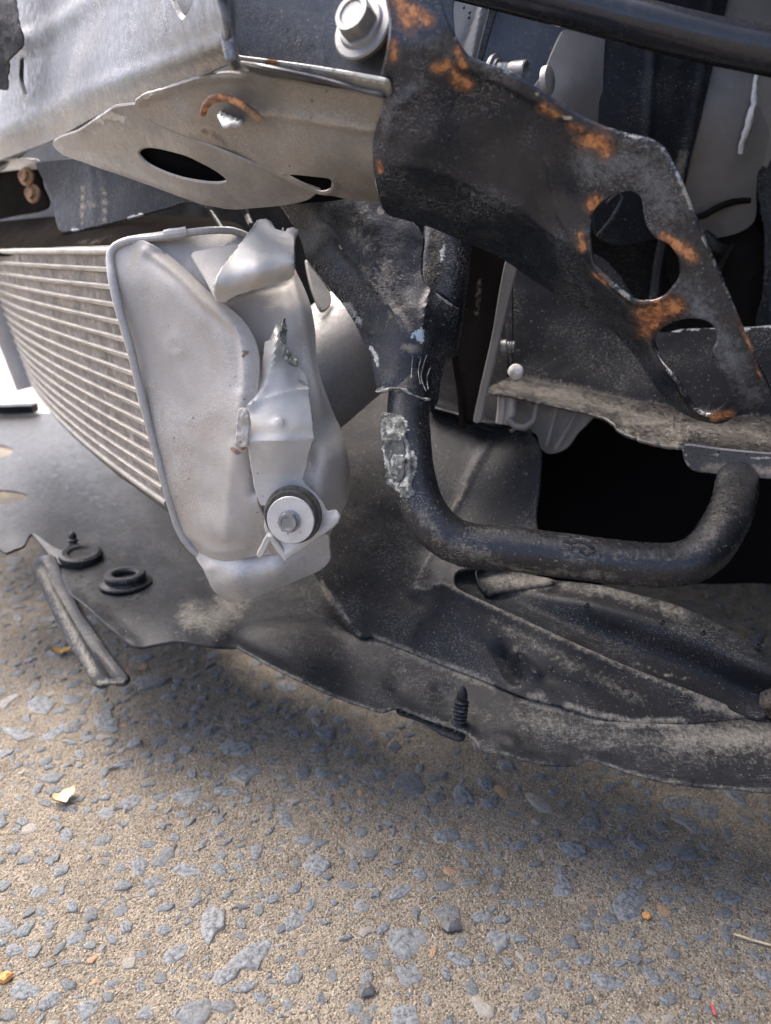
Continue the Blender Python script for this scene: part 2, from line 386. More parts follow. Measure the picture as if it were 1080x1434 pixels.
# ------------------------------------------------------------------ ground: worn concrete with exposed aggregate
def ground_material():
    q = NB('concrete'); n = q.noise(9, 6, .65); n2 = q.noise(55, 6, .7)
    c = q.mix(q.ramp(n, .35, .65), (.150, .126, .094), (.245, .207, .155)); c = q.mix(q.ramp(n2, .35, .7, 0, .8), c, (.285, .243, .182))
    v = q.vor(620); v2 = q.vor(1100); cr = q.n('ShaderNodeSeparateColor'); q.link(v.outputs['Color'], cr.inputs[0])
    g = q.ramp(v.outputs['Distance'], .3, .6, 1, 0)
    c = q.mix(q.math('MULTIPLY', g, q.ramp(cr.outputs[0], .55, .9, 0, .75)), c, (.42, .365, .28))
    c = q.mix(q.math('MULTIPLY', g, q.ramp(cr.outputs[1], .50, .8, 0, .85)), c, (.065, .052, .038))
    c = q.mix(q.math('MULTIPLY', g, q.ramp(cr.outputs[2], .95, .98, 0, .7)), c, (.30, .16, .06))
    cr2 = q.n('ShaderNodeSeparateColor'); q.link(v2.outputs['Color'], cr2.inputs[0])
    c = q.mix(q.ramp(cr2.outputs[0], .7, .95, 0, .5), c, (.09, .072, .05)); c = q.mix(q.ramp(cr2.outputs[1], .8, 1, 0, .55), c, (.48, .43, .35))
    pv = q.vor(170); pc = q.n('ShaderNodeSeparateColor'); q.link(pv.outputs['Color'], pc.inputs[0]); pit = q.math('MULTIPLY', q.ramp(q.math('ADD', pv.outputs['Distance'], q.math('MULTIPLY', q.math('SUBTRACT', q.noise(700, 3), .5), .5)), .10, .26, 1, 0), q.ramp(pc.outputs[0], .55, .8))
    c = q.mix(q.math('MULTIPLY', pit, .7), c, (.05, .042, .034)); c = q.mix(q.math('MULTIPLY', q.ramp(q.noise(22, 6, .75), .52, .68), .45), c, (.115, .092, .066))
    q.link(c, q.b.inputs['Base Color']); q.b.inputs['Roughness'].default_value = .85
    h = q.math('ADD', q.math('SUBTRACT', q.math('MULTIPLY', g, .6), q.math('MULTIPLY', pit, .8)), q.math('ADD', q.math('MULTIPLY', n2, 1.2), q.math('MULTIPLY', q.noise(900, 3, .7), .9)))
    q.link(q.bump(h, 1.0, .0020), q.b.inputs['Normal']); return q.m
def stone_material(name, k):
    q = NB(name); oi = q.n('ShaderNodeObjectInfo'); at = q.attr('tone')
    rnd = q.math('FRACT', q.math('ADD', oi.outputs['Random'], at))
    n = q.noise(760 * k, 5, .8); n2 = q.noise(210 * k, 4, .6)
    c = q.mix(q.ramp(n, .36, .62), (.038, .044, .050), (.205, .218, .225)); c = q.mix(q.ramp(n2, .4, .7, 0, .6), c, (.13, .14, .147))
    c = q.mix(q.ramp(rnd, .55, .95, 0, .55), c, (.075, .08, .083)); c = q.mix(q.ramp(rnd, .968, .975, 0, .7 if k > .5 else 0), c, (.34, .20, .10)); c = q.mix(q.ramp(rnd, .06, .03, 0, .6), c, (.27, .235, .19))
    c = q.mix(q.ramp(q.noise(330 * k, 6, .8), .59, .68, 0, .85), c, (.25, .21, .155))
    if k < .5:
        sx = q.n('ShaderNodeSeparateXYZ'); q.link(q.co, sx.inputs[0]); c = q.mix(q.ramp(q.math('ADD', sx.outputs[2], q.math('MULTIPLY', q.math('SUBTRACT', q.noise(420 * k, 5, .75), .5), .5)), .01, .08, 1, 0), c, (.22, .185, .135))
    q.link(c, q.b.inputs['Base Color']); q.b.inputs['Roughness'].default_value = .7
    q.link(q.bump(q.math('ADD', n, n2), .7, .0015), q.b.inputs['Normal']); return q.m
M_ground, M_stone, M_chip = ground_material(), stone_material('granite', .005), stone_material('granite_chip', 1.0)
def gz(x, y): return .0011 * noise.noise(Vector((x * 60, y * 60, 0))) + .0008 * noise.noise(Vector((x * 170, y * 170, 3)))
ax = list(np.arange(-.62, .6201, .0045)); far = [.66, .75, .9, 1.2, 1.8, 3, 6, 14, 40, 90]
xs = [-q for q in far[::-1]] + ax + far; ys = [-90, -30, -8, -2, -.8, -.2] + list(np.arange(.05, 1.30, .0045)) + [1.4, 1.7, 2.4, 4, 8, 20, 60, 120]
gv = [(x, y, gz(x, y)) for y in ys for x in xs]; nx = len(xs)
gf = [(j*nx+i, j*nx+i+1, (j+1)*nx+i+1, (j+1)*nx+i) for j in range(len(ys)-1) for i in range(nx-1)]
ground = mk('ground', gv, gf, M_ground, kind='structure', sharp=180)
M_sunlit = mat('sunlit_tint', (.60, .58, .53), .85, 0, .08, 3, bump=.3)  # sunlit glare of the far ground, put into a pale colour
mk('sunlit_ground', [(-40,1.75,.012),(-.55,1.75,.012),(-.35,2.1,.012),(2,60,.012),(-40,60,.012),(-40,1.75,-.01),(-.55,1.75,-.01),(-.35,2.1,-.01),(2,60,-.01),(-40,60,-.01)], [(0,1,2,3,4),(0,5,6,1),(1,6,7,2),(2,7,8,3)], M_sunlit, kind='structure', smooth=False)
# stones: the 300 that show largest are pieces of the ground, the rest one bed of chippings
cand, tries = [], 0
placed = np.zeros((0, 3))
while len(cand) < 4200 and tries < 70000:
    tries += 1
    y = .22 + .75 * rng.random() ** 1.25; x = (rng.random() - .5) * (.30 + 1.15 * y)
    r = float(np.clip(np.exp(rng.normal(math.log(.0050), .66)), .0014, .0155))
    if len(placed) and (np.hypot(placed[:, 0] - x, placed[:, 1] - y) < (placed[:, 2] + r) * .80).any(): continue
    placed = np.vstack([placed, (x, y, r)]); cand.append((x, y, r))
def visible(c):
    u, v = project((c[0], c[1], 0)); dd = (Vector((c[0], c[1], -CAM_H))).dot(FWD)
    on = -20 < u < 1100 and v < 1450 and v > (900 if u < 340 else 900 + (u - 340) * .27)
    if u < 160 and v > 770: on = True
    return c[2] / dd if on else 0

cand.sort(key=visible, reverse=True)
def stone_shape(k):
    rr = np.random.default_rng(100 + k); n = int(rr.integers(8, 14)); asp = rr.uniform(.45, .95)
    a = np.sort((np.arange(n) + rr.uniform(-.33, .33, n)) / n * 2 * math.pi); R = np.clip(rr.normal(.98, .20, n), .55, 1.35)
    o = np.c_[np.cos(a) * R, np.sin(a) * R * asp]; V, Fc = [], []
    tl = rr.normal(0, .05, 2)
    for s, h in ((1.04, -.5), (1.0, .04), (.88, .18), (.52, .27)):
        for p in o: V.append((p[0] * s, p[1] * s, h + (p[0] * tl[0] + p[1] * tl[1]) * (h > 0) + rr.normal(0, .022) * (h > 0)))
    V.append((0, 0, .28 + rr.normal(0, .02)))
    for i in range(3):
        for k2 in range(n): Fc.append((i*n+k2, i*n+(k2+1) % n, (i+1)*n+(k2+1) % n, (i+1)*n+k2))
    for k2 in range(n): Fc.append((3*n+k2, 3*n+(k2+1) % n, 4*n))
    return V, Fc
shapes = [stone_shape(k) for k in range(36)]; smesh = []
for k, (V, Fc) in enumerate(shapes):
    o = mk('stone', [(0, 0, 0)] + V, [tuple(i + 1 for i in f) for f in Fc], M_stone, ground, sharp=48); me = o.data; bpy.data.objects.remove(o)
    nv = np.array([(0, 0, 0)] + V); me.vertices.foreach_set('co', nv.ravel().astype(np.float32)); smesh.append(me)
rest = ([], []); tone = []
def sxf(c):
    a = rng.random() * 6.28; hs = c[2] * rng.uniform(.8, 1.3); return a, min(hs, .006), -.0004
for i, c in enumerate(cand):
    a, hs, dz = sxf(c); z = gz(c[0], c[1]) + dz
    if i < 300:
        o = bpy.data.objects.new('stone', smesh[i % 36]); COL.objects.link(o); o.parent = ground
        o.location = Vector((c[0], c[1], z)) - Vector(WLOC['ground']); o.rotation_euler = (rng.normal(0, .06), rng.normal(0, .06), a); o.scale = (c[2], c[2], hs)
    else:
        V, Fc = shapes[i % 36]; b = len(rest[0]); ca, sa = math.cos(a), math.sin(a)
        rest[0].extend([(c[0] + c[2]*(v[0]*ca - v[1]*sa), c[1] + c[2]*(v[0]*sa + v[1]*ca), z + hs*v[2]) for v in V]); rest[1].extend([tuple(q + b for q in f) for f in Fc])
        tone += [rng.random()] * len(V)
mk('chippings', rest[0], rest[1], M_chip, ground, {'tone': tone}, kind='stuff')
# sand grains lying loose: tiny real grains close to the viewer
gr = ([], []); gt = []
for k in range(9000):
    y = .2 + .55 * rng.random() ** 1.3; x = (rng.random() - .5) * .9 * (.5 + y); r = rng.uniform(.0004, .0011); b = len(gr[0]); z = gz(x, y)
    pts = [(x + r*q[0]*rng.uniform(.7, 1.2), y + r*q[1]*rng.uniform(.7, 1.2), z + r*q[2]) for q in ((1,0,.1),(0,1,.1),(-1,0,.1),(0,-1,.1),(.2,.1,.8))]
    gr[0].extend(pts); gr[1].extend([(b,b+1,b+4),(b+1,b+2,b+4),(b+2,b+3,b+4),(b+3,b,b+4)])
M_sand = mat('sand_grain', (.26, .22, .165), .8, 0, .5, 500, base2=(.13, .105, .08))
mk('sand', gr[0], gr[1], M_sand, ground, kind='stuff', smooth=False)

# ------------------------------------------------------------------ the car
car = empty('damaged_car', (.1, .75, 0), 'damaged car front with its bumper torn off, above the concrete', 'car')
WAX, RAX = Vector((-.574, .819, 0)), Vector((.819, .574, 0)); O0 = Vector((.03, .45, 0))
def cw(wd, r, z): return O0 + WAX * wd + RAX * r + Vector((0, 0, z))
# bonnet, cabin and tail (outside the picture; they shade the place)
prof = [(.20, .70), (.16, .74), (.19, .80), (1.0, .96), (1.75, 1.42), (3.0, 1.45), (3.9, 1.05), (3.95, .35), (3.9, .26), (.72, .22), (.70, .70)]
n = len(prof); V = [cw(-.40, r, z) for r, z in prof] + [cw(1.42, r, z) for r, z in prof]
Fc = [tuple(range(n)), tuple(range(n, 2*n))[::-1]] + [(i, i+n, (i+1) % n+n, (i+1) % n) for i in range(n)]
mk('body_shell', V, Fc, M_body, car, sharp=30)

V, Fc = boxm(cw(.83, .225, .43), WAX*.67, RAX*.012, Vector((0,0,.27))); mk('radiator', V, Fc, M_bay, car, smooth=False)  # the unseen radiator, put in to keep light off the tray
# --- crash beam
beam = sheet('crash_beam', [(8,-40),(340,-40),(340,-40),(306,-10),(310,20),(318,58),(324,88),(324,88),(292,102),(245,124),(190,143),(140,160),(75,195),(0,224),(-60,252),(-60,252),(-60,110),(-60,110),(14,112),(14,95),(24,72),(34,62),(28,40),(22,10)],
  [(318,58,.352),(0,182,.70),(150,118,.475),(310,-40,.335),(0,-40,.655),(150,-40,.455),(324,88,.368),(190,143,.452),(75,195,.60),(0,224,.735),(-60,252,.96),(250,40,.385),(90,60,.54)],
  M_alu, car, holes=[[(236,-14),(242,8),(249,22),(255,28),(262,20),(270,4),(274,-14)], [(29,84),(33,79),(37,90),(39,118),(36,140),(32,130),(27,108)]],
  thick=.0035, res=9, ridges=[([(33,64),(70,40),(110,15),(160,-30)], 12, .0022), ([(0,186),(140,122),(312,60)], 10, .0018), ([(12,104),(20,82),(34,66),(36,50)], 7, .003)], paint={'dust_sheen': [([(0,208),(75,183),(140,150),(240,112),(320,78)], 13)]}, rough=.0004, label='scuffed bare aluminium crash beam, its cut end facing the camera')  # sandy band along the rolled edge paints the ground's warm reflection
sheet('end_flange', [(306,-30),(313,-30),(318,0),(320,40),(327,80),(327,80),(319,84),(313,62),(307,25)], [(306,-30,.344),(327,80,.352),(320,40,.350),(307,25,.349)], M_alu, beam, thick=.012, res=5)
sheet('inner_web', [(-40,-60),(330,-60),(330,70),(200,115),(100,160),(-40,235)], [(-40,-60,.80),(330,-60,.42),(330,70,.43),(-40,235,.86)], M_plate, beam, thick=.004, res=16)
sheet('foam_absorber', [(-60,-60),(24,-60),(22,0),(26,30),(32,48),(28,66),(14,84),(9,108),(8,124),(-6,122),(-60,128)], [(-60,-60,.60),(24,-60,.57),(26,40,.565),(8,120,.60),(-60,128,.63)], M_foam, car, thick=.006, back=(-.014, .026, .006), res=6, rough=.0025, nscale=120)
# --- mounting plate behind the bolt
mp = sheet('mounting_plate', [(312,-60),(600,-60),(600,-60),(590,150),(590,150),(540,122),(450,105),(380,92),(318,82),(318,82)], [(312,-60,.388),(312,80,.402),(560,-60,.352),(560,130,.362)], M_plate, car, thick=.003, res=10, rough=.0004, nscale=30)
sheet('bottom_lip', [(316,74),(322,80),(380,88),(450,98),(530,112),(542,116),(544,130),(536,140),(500,130),(450,116),(385,102),(330,94),(322,90)], [(320,78,.385),(540,116,.345),(540,136,.352),(330,92,.390),(450,98,.362),(450,114,.368)], M_primer, mp, thick=.002, res=5, paint={'rust': [([(378,89),(382,88)], 7)], 'bare': [([(325,80),(450,100),(535,114)], 3)]})
sheet('bottom_return', [(322,88),(385,100),(450,114),(500,128),(540,139),(540,150),(480,140),(400,130),(340,116),(322,100)], [(322,88,.39),(540,139,.352),(540,150,.40),(340,116,.42),(450,130,.41)], M_plate, mp, thick=.002, res=6)
bx = cv(-.50, .12, .86); c0 = P(509, 39, .357)
V, Fc = lathe(c0, bx, [(0,-.002),(.0152,-.002),(.0158,-.0008),(.0158,.0006),(.0150,.0014),(.0118,.0018),(.0108,.0034),(.0096,.0038)], 48)
hb = mk('flange_bolt', *merge((V, Fc), hexhead(c0 + bx * .003, bx, .0098, .0082, .3)), M_zinc, mp, label='large zinc flange bolt')

# --- lower support bracket of the beam (primer grey)
sb = sheet('support_bracket', [(74,202),(84,193),(113,182),(146,160),(160,151),(190,146),(190,146),(200,162),(252,189),(345,226),(400,250),(446,268),(446,268),(430,280),(400,287),(360,291),(325,293),(290,287),(233,267),(150,238),(90,216),(90,216)],
  [(74,202,.575),(190,146,.445),(160,151,.46),(290,287,.472),(360,291,.452),(446,268,.432),(252,189,.437),(150,238,.53)], M_primer, car,
  holes=[[(193,216),(196,209),(207,206),(232,210),(262,219),(290,233),(310,246),(317,255),(302,258),(270,254),(237,245),(207,231)]], thick=.0022, res=6, rough=.0006, nscale=25,
  ridges=[([(80,212),(150,233),(233,263),(290,282)], 6, .0012), ([(112,184),(146,162),(160,153)], 5, .001)], paint={'bare': [([(140,168),(152,160)], 6), ([(160,162),(172,168)], 5)], 'dust_sheen': [([(100,205),(180,190),(250,210)], 16)]}, label='grey primered bracket plate with an oval hole')
sheet('upper_plate', [(190,146),(194,138),(204,131),(240,121),(288,106),(318,101),(345,103),(400,114),(470,127),(545,140),(560,150),(560,290),(545,290),(533,284),(490,280),(446,270),(446,270),(400,251),(345,226),(255,189),(200,163),(193,157)],
  [(192,140,.438),(255,188,.434),(288,106,.392),(345,103,.375),(545,140,.358),(345,226,.428),(446,268,.425),(533,284,.432),(365,158,.395),(530,182,.376),(450,170,.383),(545,240,.392),(440,230,.402)], M_primer, sb,
  holes=[[(396,243),(410,244),(440,248),(463,251),(468,257),(464,266),(453,270),(440,267),(420,256)]], thick=.0022, res=6, rough=.0005, nscale=25,
  ridges=[([(360,155),(440,166),(535,182)], 7, .0022), ([(196,140),(240,124),(288,109),(345,106)], 6, .0016), ([(396,243),(440,268),(463,268),(467,255)], 5, .0012)],
  paint={'dust_sheen': [([(370,156),(430,166),(520,178)], 6), ([(255,180),(300,190)], 8)], 'rust': [([(285,184),(300,190),(318,203)], 4, .55)], 'bare': [([(262,185),(272,180)], 4, .6)]}, label='upper plate with a mud-stained edge and a slot')
sheet('hole_backing', [(178,200),(210,190),(300,200),(400,232),(480,236),(490,276),(330,285),(240,262),(188,235)], [(178,200,.485),(300,240,.466),(480,236,.446),(490,276,.458),(330,285,.480),(188,235,.50)], M_void, sb, thick=.0015, res=10)  # near-black backing, added to keep the oval hole and slot dark
tube('hook', [(284,160,.398),(287,149,.394),(296,139,.390),(310,136,.388),(325,139,.386),(342,149,.384),(357,161,.384),(366,170,.386)], [.0016,.0018,.0019,.0019,.0019,.0020,.0023,.0021], M_rustm, sb, seg=12, rough=.0003, label='small rusty wire hook', paint={'rust': [([(284,160),(310,136),(345,150)], 9)]})
sheet('weld_pad', [(309,158),(316,153),(330,156),(338,162),(340,170),(328,173),(314,171)], [(309,158,.397),(325,165,.392),(340,170,.394)], M_caulk, sb, thick=.002, res=3, rough=.0008, nscale=300)

# --- dark plastic deflector under the beam and what is beside it
sheet('deflector', [(49,229),(52,228),(120,222),(300,240),(300,290),(263,283),(230,292),(200,300),(133,317),(90,324),(82,320),(78,308),(74,280),(66,262)], [(49,229,.66),(300,240,.50),(263,284,.52),(85,322,.64),(74,280,.655),(150,270,.585)], M_deflect, car, thick=.002, res=7,
  ridges=[([(125,235),(133,270),(130,318)], 5, .0012), ([(142,235),(149,280),(147,312)], 4, .0008)], paint={'dust_sheen': [([(124,285),(134,287)], 4), ([(135,313),(148,307)], 3.5), ([(146,262),(148,300)], 2), ([(115,260),(116,312)], 3)], 'bare': [([(82,312),(100,323),(200,300)], .9)]}, label='blue-black plastic deflector flap')
sh = sheet('radiator_shelf', [(-60,226),(20,224),(48,226),(52,236),(30,237),(0,240),(-60,246)], [(-60,226,.92),(48,226,.70),(52,236,.71),(-60,246,.93)], M_castd, car, thick=.004, res=6)
sheet('shelf_face', [(-60,246),(0,240),(50,238),(58,262),(66,290),(30,300),(-60,310)], [(-60,246,.95),(50,238,.73),(66,290,.76),(-60,310,1.0)], M_brown, sh, thick=.003, res=8)
for (x, y, d) in ((36, 247, .725), (45, 271, .73)):
    ax_ = cv(-.35, -.2, .9); V, Fc = merge(lathe(P(x, y, d), ax_, [(0,-.002),(.0085,-.002),(.0085,0),(.0062,.001)], 20), hexhead(P(x, y, d), ax_, .0055, .005)); mk('shelf_bolt', V, Fc, M_rustm, sh)
sheet('bay_liner', [(-80,205),(330,205),(480,300),(480,420),(200,420),(160,330),(-80,345)], [(-80,205,1.25),(330,205,.80),(480,420,.80),(-80,345,1.25)], M_bay, car, thick=.004, res=20, rough=.004, nscale=12)
sheet('cooler_shroud', [(-80,322),(40,306),(150,300),(262,303),(330,312),(345,330),(260,338),(170,344),(80,350),(-80,356)], [(-80,322,1.15),(150,300,.64),(330,312,.56),(345,330,.51),(170,344,.52),(-80,356,1.08)], M_brown, car, thick=.004, res=9, paint={'dust_sheen': [([(110,342),(160,334)], 6, .4)]})
tube('wiring_tail', [(288,287,.55),(298,300,.545),(310,318,.53),(316,330,.52)], .0016, M_wire, car, seg=8)
tube('wiring_tail', [(341,290,.53),(346,302,.53),(352,316,.52)], .0022, M_wire, car, seg=8)

# --- intercooler
TR, BR, BL, TL = P(157,350,.492), P(234,708,.545), P(43,535,1.03), P(-27,351,.965)
def CQ(s, t):                                      # s: 0 at the near tank .. 1 far end, t: 0 top .. 1 bottom
    bow = 4 * s * (1 - s) * .012
    return (TR*(1-t) + BR*t) * (1-s) + (TL*(1-t) + BL*t) * s + FWD.cross(WAX).normalized() * 0 - RAX * bow
nrm = (TL - TR).cross(BR - TR).normalized()
if nrm.dot(TR - Vector((0, 0, CAM_H))) > 0: nrm = -nrm
NS = 24; V, Fc = [], []
for j in range(NS + 1):
    s = j / NS * 1.04
    for t, b in ((-.01, .010), (1.01, .010), (1.01, .05), (-.01, .05)): V.append(CQ(s, t) - nrm * b)
for j in range(NS):
    for k in range(4): a, b = j*4+k, j*4+(k+1) % 4; Fc.append((a, b, b+4, a+4))
Fc += [(0, 1, 2, 3), tuple(NS*4 + k for k in (3, 2, 1, 0))]
ic = mk('intercooler', V, Fc, M_fin, car, label='dented aluminium intercooler with finned core')
NT = 16
for i in range(NT):
    t0 = (i / (NT - 1)) ** 1.0 * .985 + .006; hw = .0135 if i in (0, NT-1) else .0115
    V, Fc = [], []; J = 18
    for j in range(J + 1):
        s = j / J * 1.03; wob = .0012 * noise.noise(Vector((s * 9, i * 3.1, 0)))
        for dt, b in ((-hw, .008), (-hw, -.0003), (-hw*.6, -.0017), (hw*.6, -.0017), (hw, -.0003), (hw, .008)): V.append(CQ(s, t0 + dt + wob) - nrm * b)
    for j in range(J):
        for k in range(5): a = j*6+k; Fc.append((a, a+1, a+7, a+6))
    Fc += [tuple(range(6)), tuple(J*6 + k for k in range(6))[::-1]]
    mk('tube', V, Fc, M_core, ic, sharp=60)
V, Fc = [], []
for i in range(NT - 1):
    ta, tb = i / (NT-1) * .985 + .006 + .0110, (i+1) / (NT-1) * .985 + .006 - .0110; J = 320
    b0 = len(V)
    for j in range(J + 1):
        s = (j / J) ** 1.4 * 1.02 + rng.normal(0, .0004); q = .0004 if j % 2 else .0042
        for t in (ta - .004, (ta + tb) / 2, tb + .004): V.append(CQ(s + rng.normal(0, .0006), t) - nrm * (q + abs(rng.normal(0, .0005))))
    for j in range(J):
        for k in (0, 1): a = b0 + j*3 + k; Fc.append((a, a+1, a+4, a+3))
mk('fins', V, Fc, M_fin, ic, kind='stuff', smooth=False)
# far end tank, black lower rail
V, Fc = sweep([CQ(1.03, -.05) , CQ(1.035, .25), CQ(1.04, .5), CQ(1.04, .75), CQ(1.03, 1.06)], .021, seg=16, step=.02); mk('far_tank', V, Fc, M_castd, ic)
V, Fc = sweep([CQ(0.0, 1.035) - nrm*.01, CQ(.25, 1.035) - nrm*.01, CQ(.6, 1.04) - nrm*.01, CQ(1.0, 1.04) - nrm*.01], .0075, seg=12, step=.02, rough=.001); mk('lower_seal', V, Fc, M_rubber, ic)
# near end tank
CREST = [(200,338),(222,350),(250,374),(287,411),(327,446),(345,473),(352,505),(350,548),(347,580),(345,615),(348,655),(356,690)]
tank = sheet('end_tank', [(160,356),(166,344),(180,338)] + CREST + [(366,718),(384,745),(394,773),(360,778),(313,788),(292,783),(274,770),(262,752),(235,690),(205,580),(185,490),(166,400)],
  [(160,356,.488),(166,400,.489),(205,580,.515),(235,690,.530),(274,768,.545),(180,345,.486),(215,430,.486),(225,500,.496),(250,620,.507),(290,700,.508),(300,600,.487),(330,500,.466),(250,400,.471),(290,430,.464),(345,470,.459),(350,550,.463),(340,650,.478),(385,745,.500),(313,782,.524),(360,775,.515),(300,745,.512),(270,740,.530),(222,352,.478)],
  M_cast, ic, thick=.0022, res=3.8, rough=.0005, nscale=22,
  ridges=[(CREST[1:], 16, .0075, 'roll'), ([(212,362),(245,392),(278,428),(312,458),(330,484),(334,540)], 8, -.0016), ([(205,352),(250,384),(287,420),(324,452),(338,478),(342,540),(338,600)], 6, .0018), ([(246,484),(246,484.5)], 15, .0016), ([(246,484),(246,484.5)], 8, -.0012), ([(250,742),(275,755),(300,772),(340,768)], 7, .001), ([(330,625),(322,690),(318,750)], 9, .0012), ([(240,640),(290,655)], 18, -.0009), ([(200,420),(230,560)], 16, -.0006)],
  paint={'rust': [([(342,492),(341,500)], 1.6), ([(327,628),(334,634)], 2.2)], 'bare': [([(338,540),(341,545)], 4), ([(317,658),(317,662)], 2.5)], 'dust_sheen': [([(232,366),(285,420),(318,454)], 8), ([(262,735),(290,760),(340,765)], 10, .8), ([(300,690),(305,745)], 6, .7), ([(190,355),(172,410)], 5, .7), ([(225,360),(232,380)], 7, .8)]}, label='dented pale cast aluminium end tank')
sheet('tank_side', [(205,350),(206,337),(262,328),(310,322),(350,326),(395,345),(417,384),(434,425),(441,462),(444,507),(455,545),(474,596),(487,640),(491,679),(483,708),(468,735),(455,757),(410,770),(382,776),(352,720),(335,660),(332,560),(330,500),(300,446),(240,388)],
  [(206,337,.489),(310,322,.494),(395,345,.503),(330,360,.486),(350,400,.484),(290,420,.484),(360,450,.486),(395,440,.482),(417,384,.498),(428,440,.486),(441,462,.500),(410,480,.482),(418,520,.485),(444,507,.498),(432,560,.485),(455,545,.499),(474,596,.512),(458,640,.486),(425,620,.492),(491,679,.524),(452,690,.490),(468,735,.518),(410,765,.513),(350,600,.494),(350,520,.492),(360,700,.492)],
  M_cast, ic, thick=.003, res=5, back=(-.014, .045, -.008), rough=.0005, nscale=25,
  ridges=[([(406,390),(421,440),(428,490),(438,535),(448,575)], 7, .0026), ([(432,640),(437,665),(432,690)], 9, -.004), ([(300,425),(350,408),(405,396)], 5, -.0016), ([(380,440),(395,430),(412,460)], 8, .0008), ([(470,600),(480,650),(478,690)], 9, .0015)],
  paint={'dust_sheen': [([(440,620),(470,690)], 14, .6), ([(320,420),(390,400)], 5, .8)]})
tube('rim_bead', [(262,326,.486),(225,331,.486),(190,336,.486),(170,341,.487),(158,350,.488),(155,364,.488),(158,392,.487),(167,432,.490),(184,492,.498),(205,580,.512),(235,690,.530),(250,738,.540),(264,762,.545),(280,778,.548)], .0029, M_castd, ic, seg=14, step=.003, rough=.0002)
tube('top_rail', [(180,336,.486),(215,334,.484),(250,328,.482),(290,323,.484),(325,323,.49),(345,330,.495)], .0024, M_castd, ic, seg=10)
tube('rail_clip', [(232,330,.482),(240,328,.4815),(252,327,.4815),(262,325,.482)], .0036, M_castd, ic, seg=10, step=.002)
cap = sheet('tank_cap', [(272,764),(280,772),(294,782),(320,786),(363,776),(410,764),(456,748),(461,768),(461,785),(447,799),(420,811),(386,825),(345,840),(322,844),(309,836),(297,824),(286,799),(275,782)],
  [(272,764,.548),(294,782,.535),(363,776,.520),(456,748,.515),(461,785,.525),(386,800,.512),(330,815,.520),(322,844,.548),(386,826,.532),(447,799,.528),(290,810,.540)], M_castd, ic, thick=.003, back=(-.012, .04, -.012), res=5,
  ridges=[([(296,795),(297,795.5)], 6, .002)], paint={'dust_sheen': [([(300,800),(330,838)], 10), ([(278,775),(295,800)], 5)]})
sheet('patch_plate', [(269,356),(275,352),(325,343),(350,342),(350,342),(330,382),(316,420),(316,420),(304,418),(288,388)], [(269,356,.472),(350,342,.470),(310,420,.455),(288,388,.463)], M_cast, ic, thick=.0025, res=6)
sheet('torn_flap', [(304,421),(302,402),(307,382),(325,357),(344,332),(361,308),(361,308),(369,306),(381,310),(386,320),(400,322),(402,316),(417,322),(417,322),(411,343),(412,373),(407,391),(383,398),(361,405),(333,413),(314,422)],
  [(304,421,.450),(361,405,.450),(407,391,.452),(305,398,.438),(360,382,.437),(411,366,.440),(361,308,.459),(417,322,.461),(325,357,.449),(385,340,.449)], M_brkt, ic, thick=.0024, res=4, rough=.0004, nscale=60,
  ridges=[([(384,312),(391,319),(402,318)], 4, -.002), ([(372,312),(384,316),(396,326),(410,328)], 3, .0012)], paint={'bare': [([(322,360),(344,332),(361,310)], 4), ([(415,322),(411,345),(412,373)], 3)], 'dust_sheen': [([(310,410),(380,392)], 5)]}, jag=.5, label='torn aluminium flap bent forward')
mb = sheet('mounting_arm', [(392,433),(394,437),(399,447),(402,456),(401,470),(399,488),(398,502),(406,508),(417,512),(425,521),(431,534),(433,557),(437,590),(438,613),(434,627),(430,640),(429,654),(424,671),(430,682),(444,696),(452,708),(458,717),(470,715),(475,727),(470,735),(440,757),(402,783),(402,783),(394,774),(377,752),(372,740),(372,706),(366,707),(361,694),(358,685),(352,652),(347,616),(344,592),(345,577),(352,558),(358,540),(364,525),(368,503),(371,480),(378,476),(384,462),(388,452)],
  [(392,433,.484),(371,480,.474),(384,490,.466),(400,480,.478),(366,525,.472),(390,530,.467),(417,514,.477),(346,573,.468),(433,557,.474),(391,592,.4635),(438,613,.470),(347,616,.463),(390,616,.460),(352,652,.472),(390,650,.470),(429,654,.478),(358,690,.480),(400,690,.478),(430,690,.482),(474,725,.480),(440,740,.482),(402,782,.488),(385,760,.488),(400,725,.482)], M_brkt, ic, thick=.0026, res=4.5, rough=.0005, nscale=50,
  ridges=[([(388,470),(384,500),(374,540),(352,570)], 5, .0022), ([(346,572),(370,560),(400,550),(432,546)], 3, .0012), ([(391,592),(391,592.5)], 7, .0019), ([(438,613),(400,616),(347,618)], 5, .0012), ([(474,725),(440,748),(402,776)], 6, .002)],
  paint={'bare': [([(392,436),(390,452),(380,475)], 4), ([(420,534),(431,540)], 3), ([(398,500),(408,508)], 4)], 'dust_sheen': [([(375,500),(362,545)], 5), ([(350,600),(430,600)], 8)]}, jag=.35, label='bent mounting arm with torn upper edge')
sheet('crack_edge', [(334,576),(341,572),(347,580),(347,600),(346,616),(341,628),(335,629),(331,620),(332,600)], [(334,576,.456),(347,580,.455),(341,626,.462),(331,610,.461)], M_cast, ic, thick=.0025, res=3, rough=.0015, nscale=200, paint={'rust': [([(333,630),(342,627)], 1.5)]})
sheet('torn_spike', [(396,452),(400,446),(404,455),(401,470),(400,485),(406,494),(416,503),(417,511),(404,510),(397,500),(392,480)], [(396,452,.478),(404,455,.482),(417,508,.477),(397,500,.472)], M_torn, ic, thick=.0015, res=3, rough=.0012, nscale=180, label='jagged torn metal edge')
sheet('bracket_leg', [(374,751),(380,752),(374,764),(367,778),(362,780),(361,776),(367,764)], [(374,751,.485),(367,778,.492),(361,776,.492)], M_brkt, ic, thick=.004, res=3)
